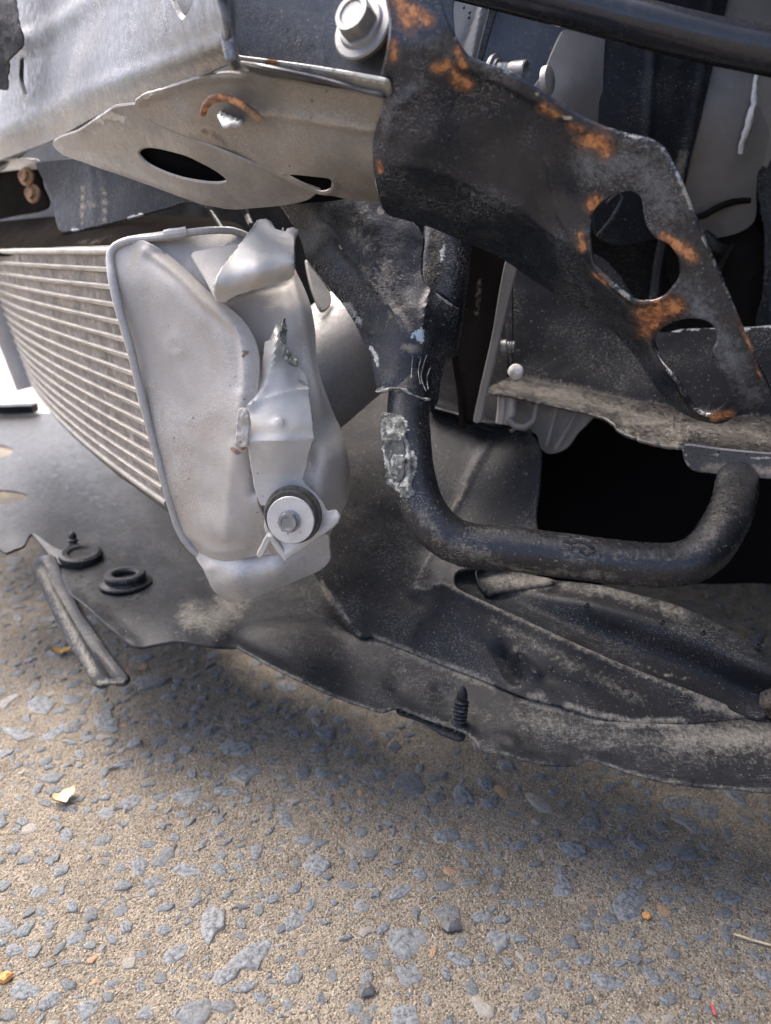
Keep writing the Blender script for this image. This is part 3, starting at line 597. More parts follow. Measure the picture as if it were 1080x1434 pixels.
sheet('bracket_leg', [(376,752),(380,752),(388,763),(402,783),(400,785),(392,777),(383,764)], [(376,752,.484),(402,783,.487),(388,763,.4845)], M_brkt, ic, thick=.004, res=3)
ba = cv(-.14, -.20, .97)
V, Fc = lathe(P(411.5,720,.477), ba, [(0,-.002),(.0172,-.002),(.0183,.000),(.0185,.002),(.0176,.0032),(.0160,.0036),(.0164,.0042),(.0166,.008),(.0160,.0092),(.008,.0095)], 56); mk('rubber_bushing', V, Fc, M_rubber, ic)
wc = P(407.3,728.3,.4655)
V, Fc = lathe(wc, ba, [(.004,-.001),(.0145,-.001),(.0149,-.0005),(.0149,.0004),(.0145,.0009),(.0075,.0009),(.004,.0009)], 56); mk('washer', V, Fc, M_washer, ic)
bc = P(405.5,730,.4645)
bolt = mk('bolt', *merge(lathe(bc, ba, [(0,0),(.0068,0),(.0070,.0004),(.0069,.001),(.006,.0014)], 32), hexhead(bc + ba * .001, ba, .0064, .0048, .2)), M_zinc, ic)
# raised strength marks on the bolt head
hu = (RIGHT - ba * RIGHT.dot(ba)).normalized(); hv = ba.cross(hu).normalized(); hc = bc + ba * .0055
marks = [[(-.0024,.0014),(-.0030,.0008),(-.0024,.0001),(-.0018,-.0006),(-.0025,-.0015)], [(-.0008,.0013),(-.0006,.0005),(.0008,.0005),(.0014,.0009),(.0013,.0016)], [(-.0008,-.0014),(-.0008,-.0006),(.0009,-.0006),(.0014,-.0014),(-.0002,-.0016)]]
ms = [sweep([hc + hu * a + hv * b for a, b in m], .00022, seg=6, step=.0005) for m in marks]; mk('grade_mark', *merge(*ms), M_zinc, ic)
V, Fc = lathe(P(391,592,.4635), cv(-.1,0,1), [(0,0),(.0034,0),(.0033,.0008),(.0024,.0017),(.001,.002)], 20); mk('rivet', V, Fc, M_brkt, ic)
V, Fc = sweep([P(412,552,.560), P(440,528,.568), P(470,503,.578), P(502,477,.590)], [.0415,.0418,.0422,.0426], seg=48, step=.006, rough=.0003, cap=False)
V2, F2 = sweep([P(502,477,.590), P(470,503,.578)], [.0405,.040], seg=48, cap=False); mk('outlet_pipe', *merge((V, Fc), (V2, F2)), M_pipe, ic, label='dull aluminium outlet pipe')
sheet('tank_inner_edge', [(430,364),(434,372),(448,390),(462,410),(462,425),(452,434),(444,420),(436,395)], [(430,364,.55),(462,410,.55),(452,434,.54)], M_castd, ic, thick=.003, res=5)

# --- black bent tube with its splayed plate
tb = tube('bent_tube', [(604,420,.492),(592,460,.488),(580,510,.480),(573,560,.470),(573,610,.462),(578,660,.456),(590,705,.452),(615,742,.449),(655,763,.447),(720,769,.444),(800,779,.440),(880,789,.437),(945,791,.436),(985,775,.438),(1012,740,.447),(1027,705,.466),(1033,670,.502),(1037,620,.56),(1040,570,.62)],
  [.0138,.0136,.0134,.0134,.0132,.0132,.0132,.0134,.0134,.0132,.0131,.0130,.0130,.0130,.0130,.0130,.0132,.0136,.014], M_dusty, car, seg=36, step=.003, rough=.00035, nscale=70,
  paint={'dust_sheen': [([(590,720),(620,755),(690,782)], 12, .62), ([(800,775),(960,785)], 12, .5), ([(700,795),(860,808)], 7, .6), ([(985,765),(1015,725)], 10, .6), ([(563,600),(566,680)], 6, .4)], 'bare': [([(561,690),(566,697)], 3), ([(540,560),(541,640)], 2)]}, label='scraped black bent tube')
def on_tube(lift, ax=((560,573),(610,573),(660,578),(705,590)), dc=((560,.470),(610,.462),(660,.456),(705,.452)), r=.0133):
    def f(p):
        cx = np.interp(p[:, 1], [a[0] for a in ax], [a[1] for a in ax]); d0 = np.interp(p[:, 1], [a[0] for a in dc], [a[1] for a in dc])
        dx = (p[:, 0] - cx) * d0 / F; return d0 - np.sqrt(np.maximum((r + lift) ** 2 - dx ** 2, (.35 * r) ** 2))
    return f
sheet('torn_patch', [(535,580),(545,580),(560,582),(566,585),(571,596),(573,601),(569,608),(573,624),(580,634),(584,645),(581,662),(577,679),(579,692),(569,697),(560,690),(543,676),(540,655),(539,637),(536,625),(535,600)],
  [(535,580,.4615),(560,582,.4535),(573,601,.4535),(584,645,.4465),(579,692,.4435),(543,676,.450),(536,625,.4565),(560,640,.4445),(556,610,.450)], M_torn, tb, thick=.0012, res=2.6, rough=.0013, nscale=210, jag=.7, depthfn=on_tube(.0018),
  ridges=[([(563,590),(567,610),(574,645),(572,688)], 3, .0014), ([(538,630),(542,655),(548,676)], 2.5, .001), ([(537,618),(556,616),(568,608)], 3, .0012), ([(548,632),(556,640),(560,655)], 2.5, .0010)], label='crumpled torn silver patch where the paint is scraped off')
for ln in ([(788,757),(800,760),(815,759),(832,768)], [(800,759),(801,770)], [(812,771),(824,776),(834,770)], [(1000,742),(1012,738),(1022,742)], [(992,752),(1006,757),(1016,751)]):
    tube('scar', [(x, y, (.4265 if x < 900 else .4335) - .001) for x, y in ln], .0009, M_dusty, tb, seg=6, step=.0012, rough=.0005, nscale=300)
yp = sheet('splayed_plate', [(380,262),(560,262),(560,295),(578,312),(592,332),(590,360),(590,387),(599,403),(618,417),(634,430),(642,434),(640,450),(630,485),(621,512),(612,566),(600,572),(596,556),(580,556),(567,547),(545,545),(529,548),(523,525),(519,500),(503,464),(480,425),(464,406),(445,384),(430,364),(417,325),(402,300)],
  [(380,262,.505),(560,262,.485),(592,332,.478),(590,387,.476),(642,434,.480),(621,512,.478),(612,566,.474),(529,548,.470),(503,464,.487),(464,406,.500),(417,325,.512),(460,314,.490),(520,395,.478),(575,464,.464),(560,520,.462),(580,540,.4615),(545,330,.478),(540,540,.465),(600,470,.4655),(610,420,.471)], M_dusty, tb, thick=.003, res=5.5, rough=.0009, nscale=45,
  ridges=[([(460,314),(490,355),(520,395),(550,435),(576,464)], 5, .0016), ([(592,335),(590,387),(600,404),(640,432)], 4, .0008), ([(601,408),(594,440),(590,460)], 4, .0015)],
  paint={'bare': [([(484,428),(490,428),(500,445),(504,450)], 5.5), ([(519,486),(527,500),(528,512)], 3), ([(529,546),(545,543),(568,548),(590,556)], 2.6), ([(576,470),(590,467),(588,478)], 5), ([(602,403),(632,428)], 1.6), ([(476,344),(486,356)], 2)], 'dust_sheen': [([(500,330),(515,345)], 14, .6), ([(540,370),(545,420)], 14, .6), ([(545,440),(575,462)], 6, .7), ([(566,485),(585,490)], 6)]}, jag=.3, label='black splayed bracket plate with chipped edges')
tube('weld_seam', [(527,549,.4655),(536,547,.4600),(550,544,.4580),(566,546,.4565),(578,554,.4565),(592,558,.458),(602,560,.461)], .0008, M_torn, tb, seg=8, step=.0010, rough=.0008, nscale=300)
sheet('scraped_metal', [(541,614),(550,607),(560,608),(565,620),(567,640),(565,662),(560,674),(550,670),(545,655),(541,635)], None, M_scrape, tb, thick=.0008, res=3, rough=.0007, nscale=220, depthfn=on_tube(.0026), jag=.6)
for ln in ([(598,497),(593,512),(590,530),(597,548)], [(590,500),(586,520),(589,538)], [(603,515),(598,530),(600,545)], [(578,498),(576,530)]):
    tube('scrape_burr', [(x, y, .4605) for x, y in ln], .0003, M_torn, tb, seg=6, step=.0012, rough=.0003, nscale=300)
tube('upper_tube', [(636,250,.512),(630,310,.508),(624,370,.505),(616,430,.503),(606,490,.500)], .0165, M_dusty, tb, seg=28, rough=.0003, paint={'bare': [([(622,338),(618,365)], 1.2), ([(633,340),(628,372)], 1.0)]})  # the two pale streaks are the tube's highlight, painted as colour

# --- rusty bracket arm
rb = sheet('rusty_bracket', [(544,-30),(600,-30),(612,-6),(625,30),(640,60),(655,80),(680,92),(712,104),(740,120),(775,142),(805,160),(842,178),(880,190),(910,197),(925,206),(936,224),(950,252),(975,312),(1000,370),(1030,440),(1060,508),(1079,551),(1068,566),(1052,578),(1030,584),(1010,593),(988,591),(966,584),(944,571),(924,550),(907,526),(890,500),(870,476),(836,447),(790,420),(745,390),(700,360),(650,338),(600,318),(560,306),(543,300),(534,285),(527,258),(523,225),(523,200),(528,178),(537,150),(538,128),(535,110),(544,70),(548,30)],
  [(575,0,.335),(548,60,.338),(640,65,.338),(740,120,.346),(842,178,.347),(925,206,.345),(950,252,.349),(1000,370,.368),(1079,551,.402),(1010,590,.424),(965,568,.430),(905,488,.440),(900,440,.405),(860,400,.398),(800,345,.396),(720,288,.393),(640,250,.386),(560,222,.372),(530,200,.372),(528,258,.392),(560,306,.425),(600,318,.432),(700,360,.442),(790,420,.448),(880,470,.448),(600,280,.405),(720,330,.418),(830,412,.422),
   (640,150,.362),(700,200,.376),(600,180,.362),(780,270,.386),(790,180,.356),(822,260,.368),(940,450,.398),(945,520,.414),(1024,545,.402),(880,300,.372)], M_arm, car,
  holes=[[(825,301),(833,289),(844,281),(862,271),(884,267),(897,274),(902,288),(903,301),(906,312),(912,324),(921,332),(931,336),(941,343),(952,360),(955,378),(953,392),(945,403),(931,418),(913,425),(900,422),(888,418),(876,408),(864,398),(844,380),(833,366),(828,352),(824,328)],
         [(917,472),(919,464),(926,458),(945,449),(966,445),(986,447),(1000,455),(1006,467),(1006,480),(1000,492),(1001,506),(1008,519),(1018,529),(1024,544),(1021,561),(1009,575),(992,580),(974,571),(963,558),(955,540),(947,527),(930,509),(920,490)]],
  thick=.0026, res=5, rough=.0004, nscale=30,
  ridges=[([(530,205),(545,226),(600,236),(640,250),(720,288),(800,345),(860,400),(900,440),(940,505),(965,545)], 8, .0014), ([(640,85),(740,132),(842,190),(915,210)], 7, .0012), ([(770,225),(782,290),(815,350)], 7, .0012), ([(545,190),(550,150),(570,135)], 10, .002),
          ([(824,328),(833,366),(864,398),(900,424)], 6, .0018), ([(917,472),(930,509),(955,540),(974,573),(1000,582)], 6, .0018)],
  paint={'rust': [([(556,-10),(566,20),(572,30)], 15), ([(552,60),(551,80)], 8), ([(612,95),(630,92),(640,112),(655,118)], 9), ([(640,70),(648,92)], 6), ([(762,150),(780,158)], 8), ([(800,176),(815,180)], 7), ([(822,198),(842,196),(848,206)], 14), ([(828,290),(834,282)], 9), ([(815,330),(818,345)], 6), ([(836,382),(850,392)], 6), ([(928,336),(948,345),(962,352),(970,360)], 9), ([(900,440),(930,436),(945,432)], 14), ([(905,462),(914,450)], 12), ([(1000,584),(1025,580)], 6), ([(530,228),(534,240)], 4), ([(575,10),(600,30)], 9), ([(945,215),(1000,355),(1070,540)], 1.5)],
         'bare': [([(927,208),(950,252),(1000,370),(1076,550)], 1.2, .6), ([(600,-10),(640,62),(740,121),(842,179),(910,198)], 1.2, .5), ([(745,132),(768,143)], 3, .7), ([(785,160),(802,166)], 5, .7), ([(700,100),(735,118)], 2, .5), ([(850,184),(905,197)], 2, .6), ([(840,376),(864,400),(900,425),(930,421)], 2, .6), ([(920,492),(948,530),(975,574),(1000,582)], 2, .6)],
         'dust_sheen': [([(610,50),(650,80),(720,112)], 10, .6), ([(545,180),(550,140),(590,120)], 12, .65), ([(820,225),(900,235),(940,300)], 26, .75), ([(960,400),(1010,480),(1050,550)], 20, .8), ([(560,40),(600,60),(640,90)], 14, .5), ([(640,258),(720,296),(790,346)], 5, .5), ([(600,190),(700,210)], 30, .25)]}, label='black bracket arm with two keyhole cutouts and orange rust')
sheet('arm_rear_plate', [(590,-40),(640,-40),(634,10),(637,50),(646,78),(630,62),(612,20)], [(590,-40,.37),(640,-40,.375),(637,60,.385)], M_plate, rb, thick=.003, res=8)
tube('paint_drip', [(536,288,.418),(534,293,.417),(533,297,.416)], [.0012,.0022,.0020], M_castd, rb, seg=10, step=.001)

# ------------------------------------------------------------------ undertray
LIP = [(333,908),(370,929),(411,950),(445,966),(478,980),(510,991),(537,998),(556,992),(600,1008),(648,1025),(667,1039),(674,1050),(700,1057),(754,1071),(806,1073),(823,1065),(858,1076),(939,1097),(1010,1105),(1080,1111),(1170,1118)]
CREASE = [(440,800),(455,822),(467,843),(484,868),(502,891),(526,893),(574,913),(633,935),(663,947),(691,958),(735,976),(791,989),(828,1002),(887,1013),(976,1011),(1045,1003),(1170,1006)]
zl, zt = .098, .116
ctrl = [Z(x, y, zl + (.012 if x < 420 else 0)) for x, y in LIP[::2]] + [Z(x, y, .112) for x, y in CREASE[3::2]] + [Z(440,800,.118), Z(300,760,.116), Z(170,660,.120), Z(60,585,.124), Z(-60,595,.124), Z(-60,760,.124), Z(9,774,.121), Z(32,765,.122), Z(85,794,.118), Z(146,871,.112), Z(190,906,.108), Z(249,897,.114), Z(300,904,.114), Z(150,780,.119), Z(250,840,.117), Z(400,870,.114), Z(1170,1006,.112)]
tray = sheet('undertray', [(-70,590),(-20,584),(60,578),(110,590),(160,612),(220,660),(260,715),(300,760),(380,780),(440,790)] + CREASE + [(1170,1118)] + LIP[::-1] + [(333,908),(318,905),(300,904),(249,897),(223,901),(190,906),(168,889),(146,871),(120,848),(100,832),(92,815),(85,797),(70,777),(56,762),(44,747),(37,757),(32,765),(20,769),(9,774),(0,769),(-70,760)],
  ctrl, M_plast, car, holes=[[(-30,628),(-14,624),(4,624),(17,628),(20,631),(14,636),(0,640),(-20,640)], [(-34,690),(-10,686),(18,687),(36,691),(42,694),(34,699),(18,704),(-6,706),(-34,706)]],
  thick=.0026, res=7, rough=.0007, nscale=22,
  ridges=[(LIP[:11], 9, .0022), (LIP[12:], 12, .003), ([(104,836),(146,871),(190,904)], 7, .0012), ([(300,890),(360,880),(440,872),(500,893)], 7, .0012), ([(620,968),(621,968.5)], 15, -.004), ([(555,957),(556,957.5)], 14, -.002), ([(800,1018),(840,1026),(930,1040)], 4, -.0012), ([(793,1035),(822,1050)], 4, -.0015), ([(742,1008),(752,1030)], 5, -.0012), ([(870,1076),(960,1090),(1080,1096)], 5, -.0012), ([(678,1040),(700,1030),(720,1040)], 6, .0016)],
  paint={'dust_sheen': [(LIP, 1.6, .6), ([(270,862),(300,868),(318,850),(330,830)], 20), ([(455,822),(484,868),(502,889),(526,893)], 6), ([(526,896),(574,916),(633,938),(691,962)], 6), ([(735,976),(756,972),(765,980)], 8), ([(735,982),(791,993),(828,1006),(887,1016),(976,1014)], 6), ([(720,1000),(820,1030),(960,1050),(1080,1050)], 22, .6), ([(950,1035),(1080,1032),(1160,1030)], 22), ([(640,990),(700,1010)], 14, .55), ([(860,1030),(1000,1048)], 14, .7), ([(400,885),(470,888)], 8, .4), ([(540,930),(620,975)], 18, .45), ([(180,640),(220,690)], 14, .4), ([(60,650),(180,760)], 40, .35)]}, label='torn black plastic undertray, dusty along its fold')
# upright wall of the tray (air guide)
def zc(x, y): return Z(x, y, .113)
TOPI = [(1045,1002),(1013,987),(958,965),(880,936),(828,913),(780,891),(730,867),(680,845),(640,825)]
def wall_plane(x, y): return (x, y, 1 / (1.4286 + .000437 * (x - 440) + .00082 * (y - 560)))
wc_ = [zc(x, y) for x, y in CREASE[6:16:2]] + [zc(1045,1003), (755,625,.600),(757,660,.598),(745,740,.592),(621,815,.566),(680,845,.548),(780,891,.522),(880,936,.506),(958,965,.494),(1013,987,.488)] + [wall_plane(x, y) for x, y in ((440,560),(520,560),(606,575),(540,700),(500,800),(605,773),(579,828),(654,676),(440,800),(467,843),(502,891),(690,602),(440,680),(630,620),(540,860))]
air = sheet('air_guide', CREASE[:15] + TOPI + [(640,800),(690,790),(748,760),(750,720),(755,680),(757,640),(752,622),(742,608),(720,603),(680,598),(640,586),(600,572),(540,545),(440,530),(432,600),(432,700)],
  wc_, M_plast, tray, thick=.0028, res=6, rough=.0003, nscale=18,
  ridges=[([(688,612),(654,676),(605,773),(579,828)], 5, .0016), ([(579,828),(600,822),(621,818)], 5, .0018), ([(621,818),(680,848),(780,894),(880,938),(1013,990)], 6, .0016), ([(608,580),(640,592),(690,604),(745,612)], 8, .0018),
           ([(700,912),(708,930),(722,948)], 9, -.007), ([(722,916),(742,934),(752,944)], 6, .004), ([(606,848),(616,856)], 5, .0016), ([(590,845),(680,905),(780,950),(880,978)], 5, -.0012)],
  paint={'dust_sheen': [([(450,815),(467,840),(502,888)], 3), ([(526,891),(574,911),(633,933),(691,956)], 3.5), ([(654,676),(605,773),(579,828),(621,818)], 2.6), ([(621,816),(680,846),(780,893),(880,938),(1013,989)], 3.2), ([(745,975),(757,972),(764,980)], 7), ([(791,986),(828,998),(887,1010),(960,1008)], 4), ([(980,985),(1040,1000)], 9), ([(690,870),(830,945),(900,980)], 10, .55), ([(460,790),(500,860)], 8, .3)]}, label='upright black plastic wall of the undertray')
sheet('guide_rim', [(600,566),(640,578),(690,592),(738,599),(744,606),(738,609),(690,601),(640,588),(602,576)], [(600,566,.672),(744,604,.618),(690,596,.635),(640,582,.654)], M_plast, air, thick=.004, res=4)
sheet('guide_rear_lip', [(600,556),(640,566),(700,582),(738,596),(690,592),(640,578),(600,566)], [(600,556,.690),(738,596,.64),(660,574,.665)], M_plast, air, thick=.003, res=4)
def channel_depth(p):
    x, y = p[:, 0], p[:, 1]; xt = [615,640,690,735,773,835,885,939,980,1013,1050,1085,1180]; xb = [615,640,680,730,780,828,880,958,1013,1045,1072,1180]
    yt = np.interp(x, xt, [812,796,797,805,812,819,831,845,861,878,897,918,930]); yb = np.interp(x, xb, [820,826,845,867,891,913,936,965,987,1002,1004,1015])
    dt = np.interp(x, xt, [.585,.590,.585,.577,.568,.552,.540,.528,.517,.508,.497,.488,.47]); db = np.interp(x, xb, [.566,.560,.549,.537,.523,.514,.505,.494,.486,.481,.478,.47])
    t = np.clip((y - yt) / np.maximum(yb - yt, 1), -.1, 1.1)
    B = .009 * np.clip((x - 670) / 140, 0, 1)
    return dt * (1 - t) + db * t - B * (np.exp(-((t - .3) / .22) ** 2) - .75 * np.exp(-((t - .74) / .2) ** 2))
ch = sheet('air_channel', [(618,818),(622,806),(634,796),(660,794),(690,797),(735,805),(773,812),(835,819),(885,831),(939,845),(980,861),(1013,878),(1050,897),(1085,920),(1081,945),(1072,985),(1069,1004),(1045,1002),(1013,987),(958,965),(880,936),(828,913),(780,891),(730,867),(680,845),(640,826)],
  None, M_plast, tray, thick=.003, res=6, rough=.0003, nscale=22,
  depthfn=channel_depth, ridges=[([(621,815),(624,806),(636,798)], 4, .0016), ([(813,865),(820,885)], 4, .0012)],
  paint={'dust_sheen': [([(690,800),(735,806),(770,810)], 7), ([(790,822),(840,826),(900,842),(960,862)], 10, .75), ([(640,800),(624,812)], 2.5), ([(893,929),(930,945),(960,950)], 1.3), ([(700,828),(770,818)], 6)]}, label='rounded black air channel moulded beside the wall')
sheet('channel_end', [(1069,1004),(1074,975),(1082,945),(1087,920),(1170,930),(1170,1020),(1090,1012)], [(1069,1004,.488),(1087,920,.490),(1170,930,.55),(1170,1020,.53)], M_plast, ch, thick=.003, res=8)
sheet('end_block', [(1086,972),(1096,955),(1170,955),(1170,1012),(1090,1010),(1085,1000)], [(1077,962,.478),(1170,945,.50),(1080,1010,.475),(1170,1012,.49)], M_brown, tray, thick=.012, res=8, paint={'dust_sheen': [([(1080,980),(1160,980)], 20)]})
sheet('channel_flap', [(668,799),(700,797),(740,804),(776,813),(740,821),(700,827),(680,829)], [(668,799,.578),(776,813,.560),(700,827,.556),(740,804,.572)], M_plast, ch, thick=.003, res=5, paint={'dust_sheen': [([(690,810),(760,812)], 12)]})
# moulded pips
for (x, y, d) in ((822,847,.5295),(928,871,.5085),(985,886,.497),(1061,905,.489)):
    V, Fc = lathe(P(x, y, d), cv(0, .55, .83), [(0,-.001),(.0019,-.001),(.0018,.0004),(.0011,.0009),(.0010,.0004),(0,.0003)], 14); mk('pip', V, Fc, M_plast, ch)
wf = tps(wc_)
for (x, y) in ((771,935),(821,953),(883,973),(939,987),(982,995),(482,832),(590,799),(651,676),(679,826),(612,850),(700,892),(655,760)):
    d = float(wf([(x, y)])[0]); V, Fc = lathe(P(x, y, d), cv(0, .4, .9), [(0,-.001),(.0016,-.001),(.0015,.0007),(.0008,.0012),(0,.0008)], 12); mk('pip', V, Fc, M_wire, air)
# push clips and grommets
def ribbed(name, base, top, r, n, parent, label=None):
    a, b = P(*base), P(*top); ax_ = (b - a); L = ax_.length; pr = [(r*.8, -.002)]
    for k in range(n):
        h = L * (.02 + .62 * k / n); dh = L * .62 / n; pr += [(r*.62, h), (r*1.0, h + dh*.25), (r*.95, h + dh*.5), (r*.62, h + dh*.8)]
    pr += [(r*.7, L*.66), (r*.66, L*.8), (r*.42, L*.93), (r*.15, L)]
    V, Fc = lathe(a, ax_, pr, 20); return mk(name, V, Fc, M_plast, parent, None, label)
zz = Z(644, 1011, .103)[2]
ribbed('push_clip', (643,1011,zz), (649,961,zz - .004), px(11, zz), 6, tray, 'upright ribbed black push clip')
z2 = Z(103, 770, .122)[2]
ribbed('push_clip', (104,771,z2), (101,744,z2), px(8, z2), 3, tray, 'small pointed black push clip')
ribbed('push_clip', (660,577,.655), (656,553,.655), px(10, .655), 4, air)
def ring(cpt, R, r, tilt, asp, parent, name, label=None, mt=None):
    c = P(*cpt); u, v = Vector((1, .0, 0)), Vector((0, 1, tilt)).normalized(); pts = [c + u*R*math.cos(a) + v*R*asp*math.sin(a) for a in np.linspace(0, 2*math.pi, 25)]
    V, Fc = sweep(pts, r, seg=14, step=.003, cap=False); return mk(name, V, Fc, mt or M_plast, parent, None, label)
g = Z(173, 806, .128); V, Fc = lathe(P(*Z(176,815,.118)), (0,.05,1), [(.0225,-.001),(.0222,.0005),(.0185,.0010),(.0172,.0016),(.0168,.0030),(.0176,.0048),(.0176,.0068),(.0165,.0083),(.0140,.0088),(.0110,.0084),(.0094,.0068),(.0088,.003),(0,.002)], 36)
mk('grommet', V, Fc, M_plast, tray, None, 'open round grommet on the torn tray')
V, Fc = lathe(P(*Z(114,781,.121)), (.05,-.06,1), [(.0185,-.001),(.0195,.002),(.0188,.0052),(.0160,.0068),(.0120,.0064),(.0095,.004),(0,.0035)], 36)
mk('grommet', V, Fc, M_plast, tray, None, 'flat round grommet behind the small clip')
sheet('torn_tongue', [(46,747),(56,752),(72,764),(88,772),(97,782),(88,790),(78,786),(66,772)], [Z(46,747,.126), Z(97,782,.124), Z(78,786,.121)], M_plast, tray, thick=.003, res=4, rough=.001, nscale=90)
sheet('lip_tab', [(556,992),(600,1004),(640,1020),(650,1026),(645,1035),(620,1027),(612,1022),(590,1008),(560,998)], [Z(556,992,.096), Z(650,1028,.094), Z(600,1014,.094)], M_plast, tray, thick=.003, res=4, paint={'bare': [([(560,995),(600,1008),(640,1024)], .9)]})
# hanging strip torn from the tray
sheet('hanging_strip', [(48,790),(52,783),(62,778),(70,777),(80,793),(88,812),(101,835),(114,859),(131,884),(146,906),(162,928),(177,947),(173,955),(163,957),(152,956),(141,960),(133,959),(110,922),(88,889),(72,856),(58,824),(50,800)],
  [(48,790,.700),(70,777,.695),(133,959,.590),(177,947,.585),(88,889,.642),(114,859,.640)], M_plast, car, thick=.005, res=5, rough=.0003,
  ridges=[([(62,785),(86,835),(110,875),(135,915),(155,945)], 5, .0030)], paint={'dust_sheen': [([(60,800),(130,940)], 7), ([(140,956),(170,953)], 4)]}, label='loose grey-black plastic strip hanging from the torn tray')

# ------------------------------------------------------------------ engine bay on the right
tube('bay_bar', [(560,-52,.445),(660,-28,.440),(740,-8,.436),(820,12,.432),(900,33,.428),(1000,57,.424),(1080,73,.420),(1200,100,.415)], .0117, M_gloss, car, seg=40, step=.006, label='glossy black round cross bar')
bay = sheet('bay_panel', [(560,-80),(1200,-80),(1200,640),(640,640),(560,400)], [(560,-80,.60),(1200,-80,.62),(1200,640,.80),(600,640,.86),(900,250,.70)], M_bay, car, thick=.004, res=18, rough=.0015, nscale=14, label='black inner panel of the engine bay')
sheet('light_panel', [(608,-40),(705,-40),(690,10),(668,84),(648,84),(630,84),(615,30)], [(608,-40,.56),(705,-40,.55),(660,84,.57)], M_taupe, bay, thick=.003, res=4, ridges=[([(684,-40),(661,84)], 6, .003), ([(672,5),(640,84)], 4, -.0015)])
for q in ((650,10),(658,17),(657,24),(649,75)):
    V, Fc = lathe(P(q[0], q[1], .556), cv(0,0,1), [(0,-.001),(.0010,-.001),(.0009,.0004),(.0004,.0008)], 10); mk('spot', V, Fc, M_wire, bay)
sheet('panel_flange', [(700,-40),(712,-40),(690,30),(674,86),(668,86),(684,20)], [(700,-40,.545),(712,-40,.545),(670,86,.555)], M_deflect, bay, thick=.003, res=5)
sheet('dark_cover', [(708,-40),(860,-40),(840,-10),(792,40),(770,85),(750,125),(720,150),(676,90),(690,30)], [(708,-40,.56),(860,-40,.57),(720,150,.58),(770,85,.575)], M_plate, bay, thick=.003, res=9)
sheet('curved_pillar', [(800,20),(830,-40),(850,-40),(848,40),(845,100),(843,180),(838,230),(770,230),(735,150),(760,105),(780,60)], [(800,20,.575),(850,-40,.585),(843,180,.60),(735,150,.575),(800,120,.572),(770,230,.58)], M_taupe, bay, thick=.004, res=8)
sheet('bay_post', [(847,-40),(1010,-40),(1004,60),(985,150),(965,225),(952,290),(930,330),(838,330),(842,180)], [(847,-40,.592),(1010,-40,.60),(952,290,.63),(838,330,.62),(905,100,.587)], M_bay, bay, thick=.004, res=5,
  ridges=[([(915,-40),(914,70),(906,190),(902,240)], 6, .003), ([(1000,-40),(985,90),(962,220),(948,290)], 6, .0025)], paint={'dust_sheen': [([(955,215),(945,260)], 6)]})
sheet('grey_pillar', [(1006,-40),(1110,-40),(1090,120),(1075,200),(1060,260),(1056,310),(1020,330),(975,330),(955,300),(968,230),(985,160),(1000,80)], [(1006,-40,.605),(1110,-40,.60),(1056,310,.66),(955,300,.665),(1010,150,.612),(1010,280,.65)], M_taupe, bay, thick=.004, res=8, rough=.0006)
sheet('sealed_tab', [(1060,100),(1100,60),(1095,140),(1082,232),(1058,228),(1040,222),(1042,205),(1052,150)], [(1060,100,.600),(1082,232,.630),(1040,222,.632)], M_taupe, bay, thick=.003, res=6)
tube('sealant_bead', [(1061,100,.598),(1057,120,.60),(1055,145,.602),(1049,170,.607),(1041,195,.613),(1036,215,.620)], [.0014,.0012,.0022,.0027,.0022,.0016], M_caulk, bay, seg=10, rough=.0012, nscale=200, step=.0015, label='white sealant bead')
sheet('door_frame', [(1090,60),(1200,-40),(1200,480),(1068,470),(1070,400),(1074,330),(1062,262),(1072,180)], [(1090,60,.595),(1200,-40,.56),(1200,480,.62),(1068,470,.66),(1062,262,.64)], M_bay, bay, thick=.004, res=5, ridges=[([(1084,100),(1070,190),(1064,262),(1075,330),(1070,460)], 4, .003)])
tube('loom', [(940,312,.66),(965,306,.655),(985,302,.652),(1005,291,.65),(1030,282,.65),(1050,280,.65)], .003, M_brown, bay, seg=10)
sheet('lower_panel', [(950,325),(1062,320),(1062,455),(1000,470),(940,400)], [(950,325,.68),(1062,320,.67),(1062,455,.69),(940,400,.69)], M_brown, bay, thick=.003, res=10)
tube('loom', [(975,345,.655),(990,330,.65),(1000,345,.65),(1012,350,.655)], .005, M_bay, bay, seg=12)
tube('stay', [(1026,345,.65),(1012,370,.65),(1000,400,.65)], .003, M_brown, bay, seg=10)
tube('edge_strip', [(930,330,.60),(922,370,.61),(915,425,.62),(912,470,.63)], .004, M_bay, bay, seg=8)
tube('edge_strip', [(838,330,.60),(858,305,.585),(872,278,.58),(868,270,.58),(850,285,.585)], .0018, M_bay, bay, seg=8)
# threaded fitting
fa = cv(.80, -.28, .52); fc = P(698, 100, .44)
V, Fc = lathe(fc - fa*.004, fa, [(0,0),(.0085,0),(.0090,.001),(.0090,.0026),(.007,.0034),(.0066,.0046),(.0050,.0048),(.0044,.007),(.0048,.008),(.0042,.009),(.0048,.010),(.0042,.011),(.0047,.012),(.0052,.014),(.0056,.0215),(.0050,.0222),(.0042,.0218),(.0038,.019),(0,.019)], 32)
mk('threaded_fitting', V, Fc, M_zinc, bay, None, 'zinc threaded fitting behind the bracket arm')
V, Fc = lathe(P(762, 114, .50), cv(.8,-.1,.5), [(0,0),(.0085,0),(.009,.001),(.009,.004),(.007,.005),(0,.005)], 28); mk('disc', V, Fc, M_castd, bay)
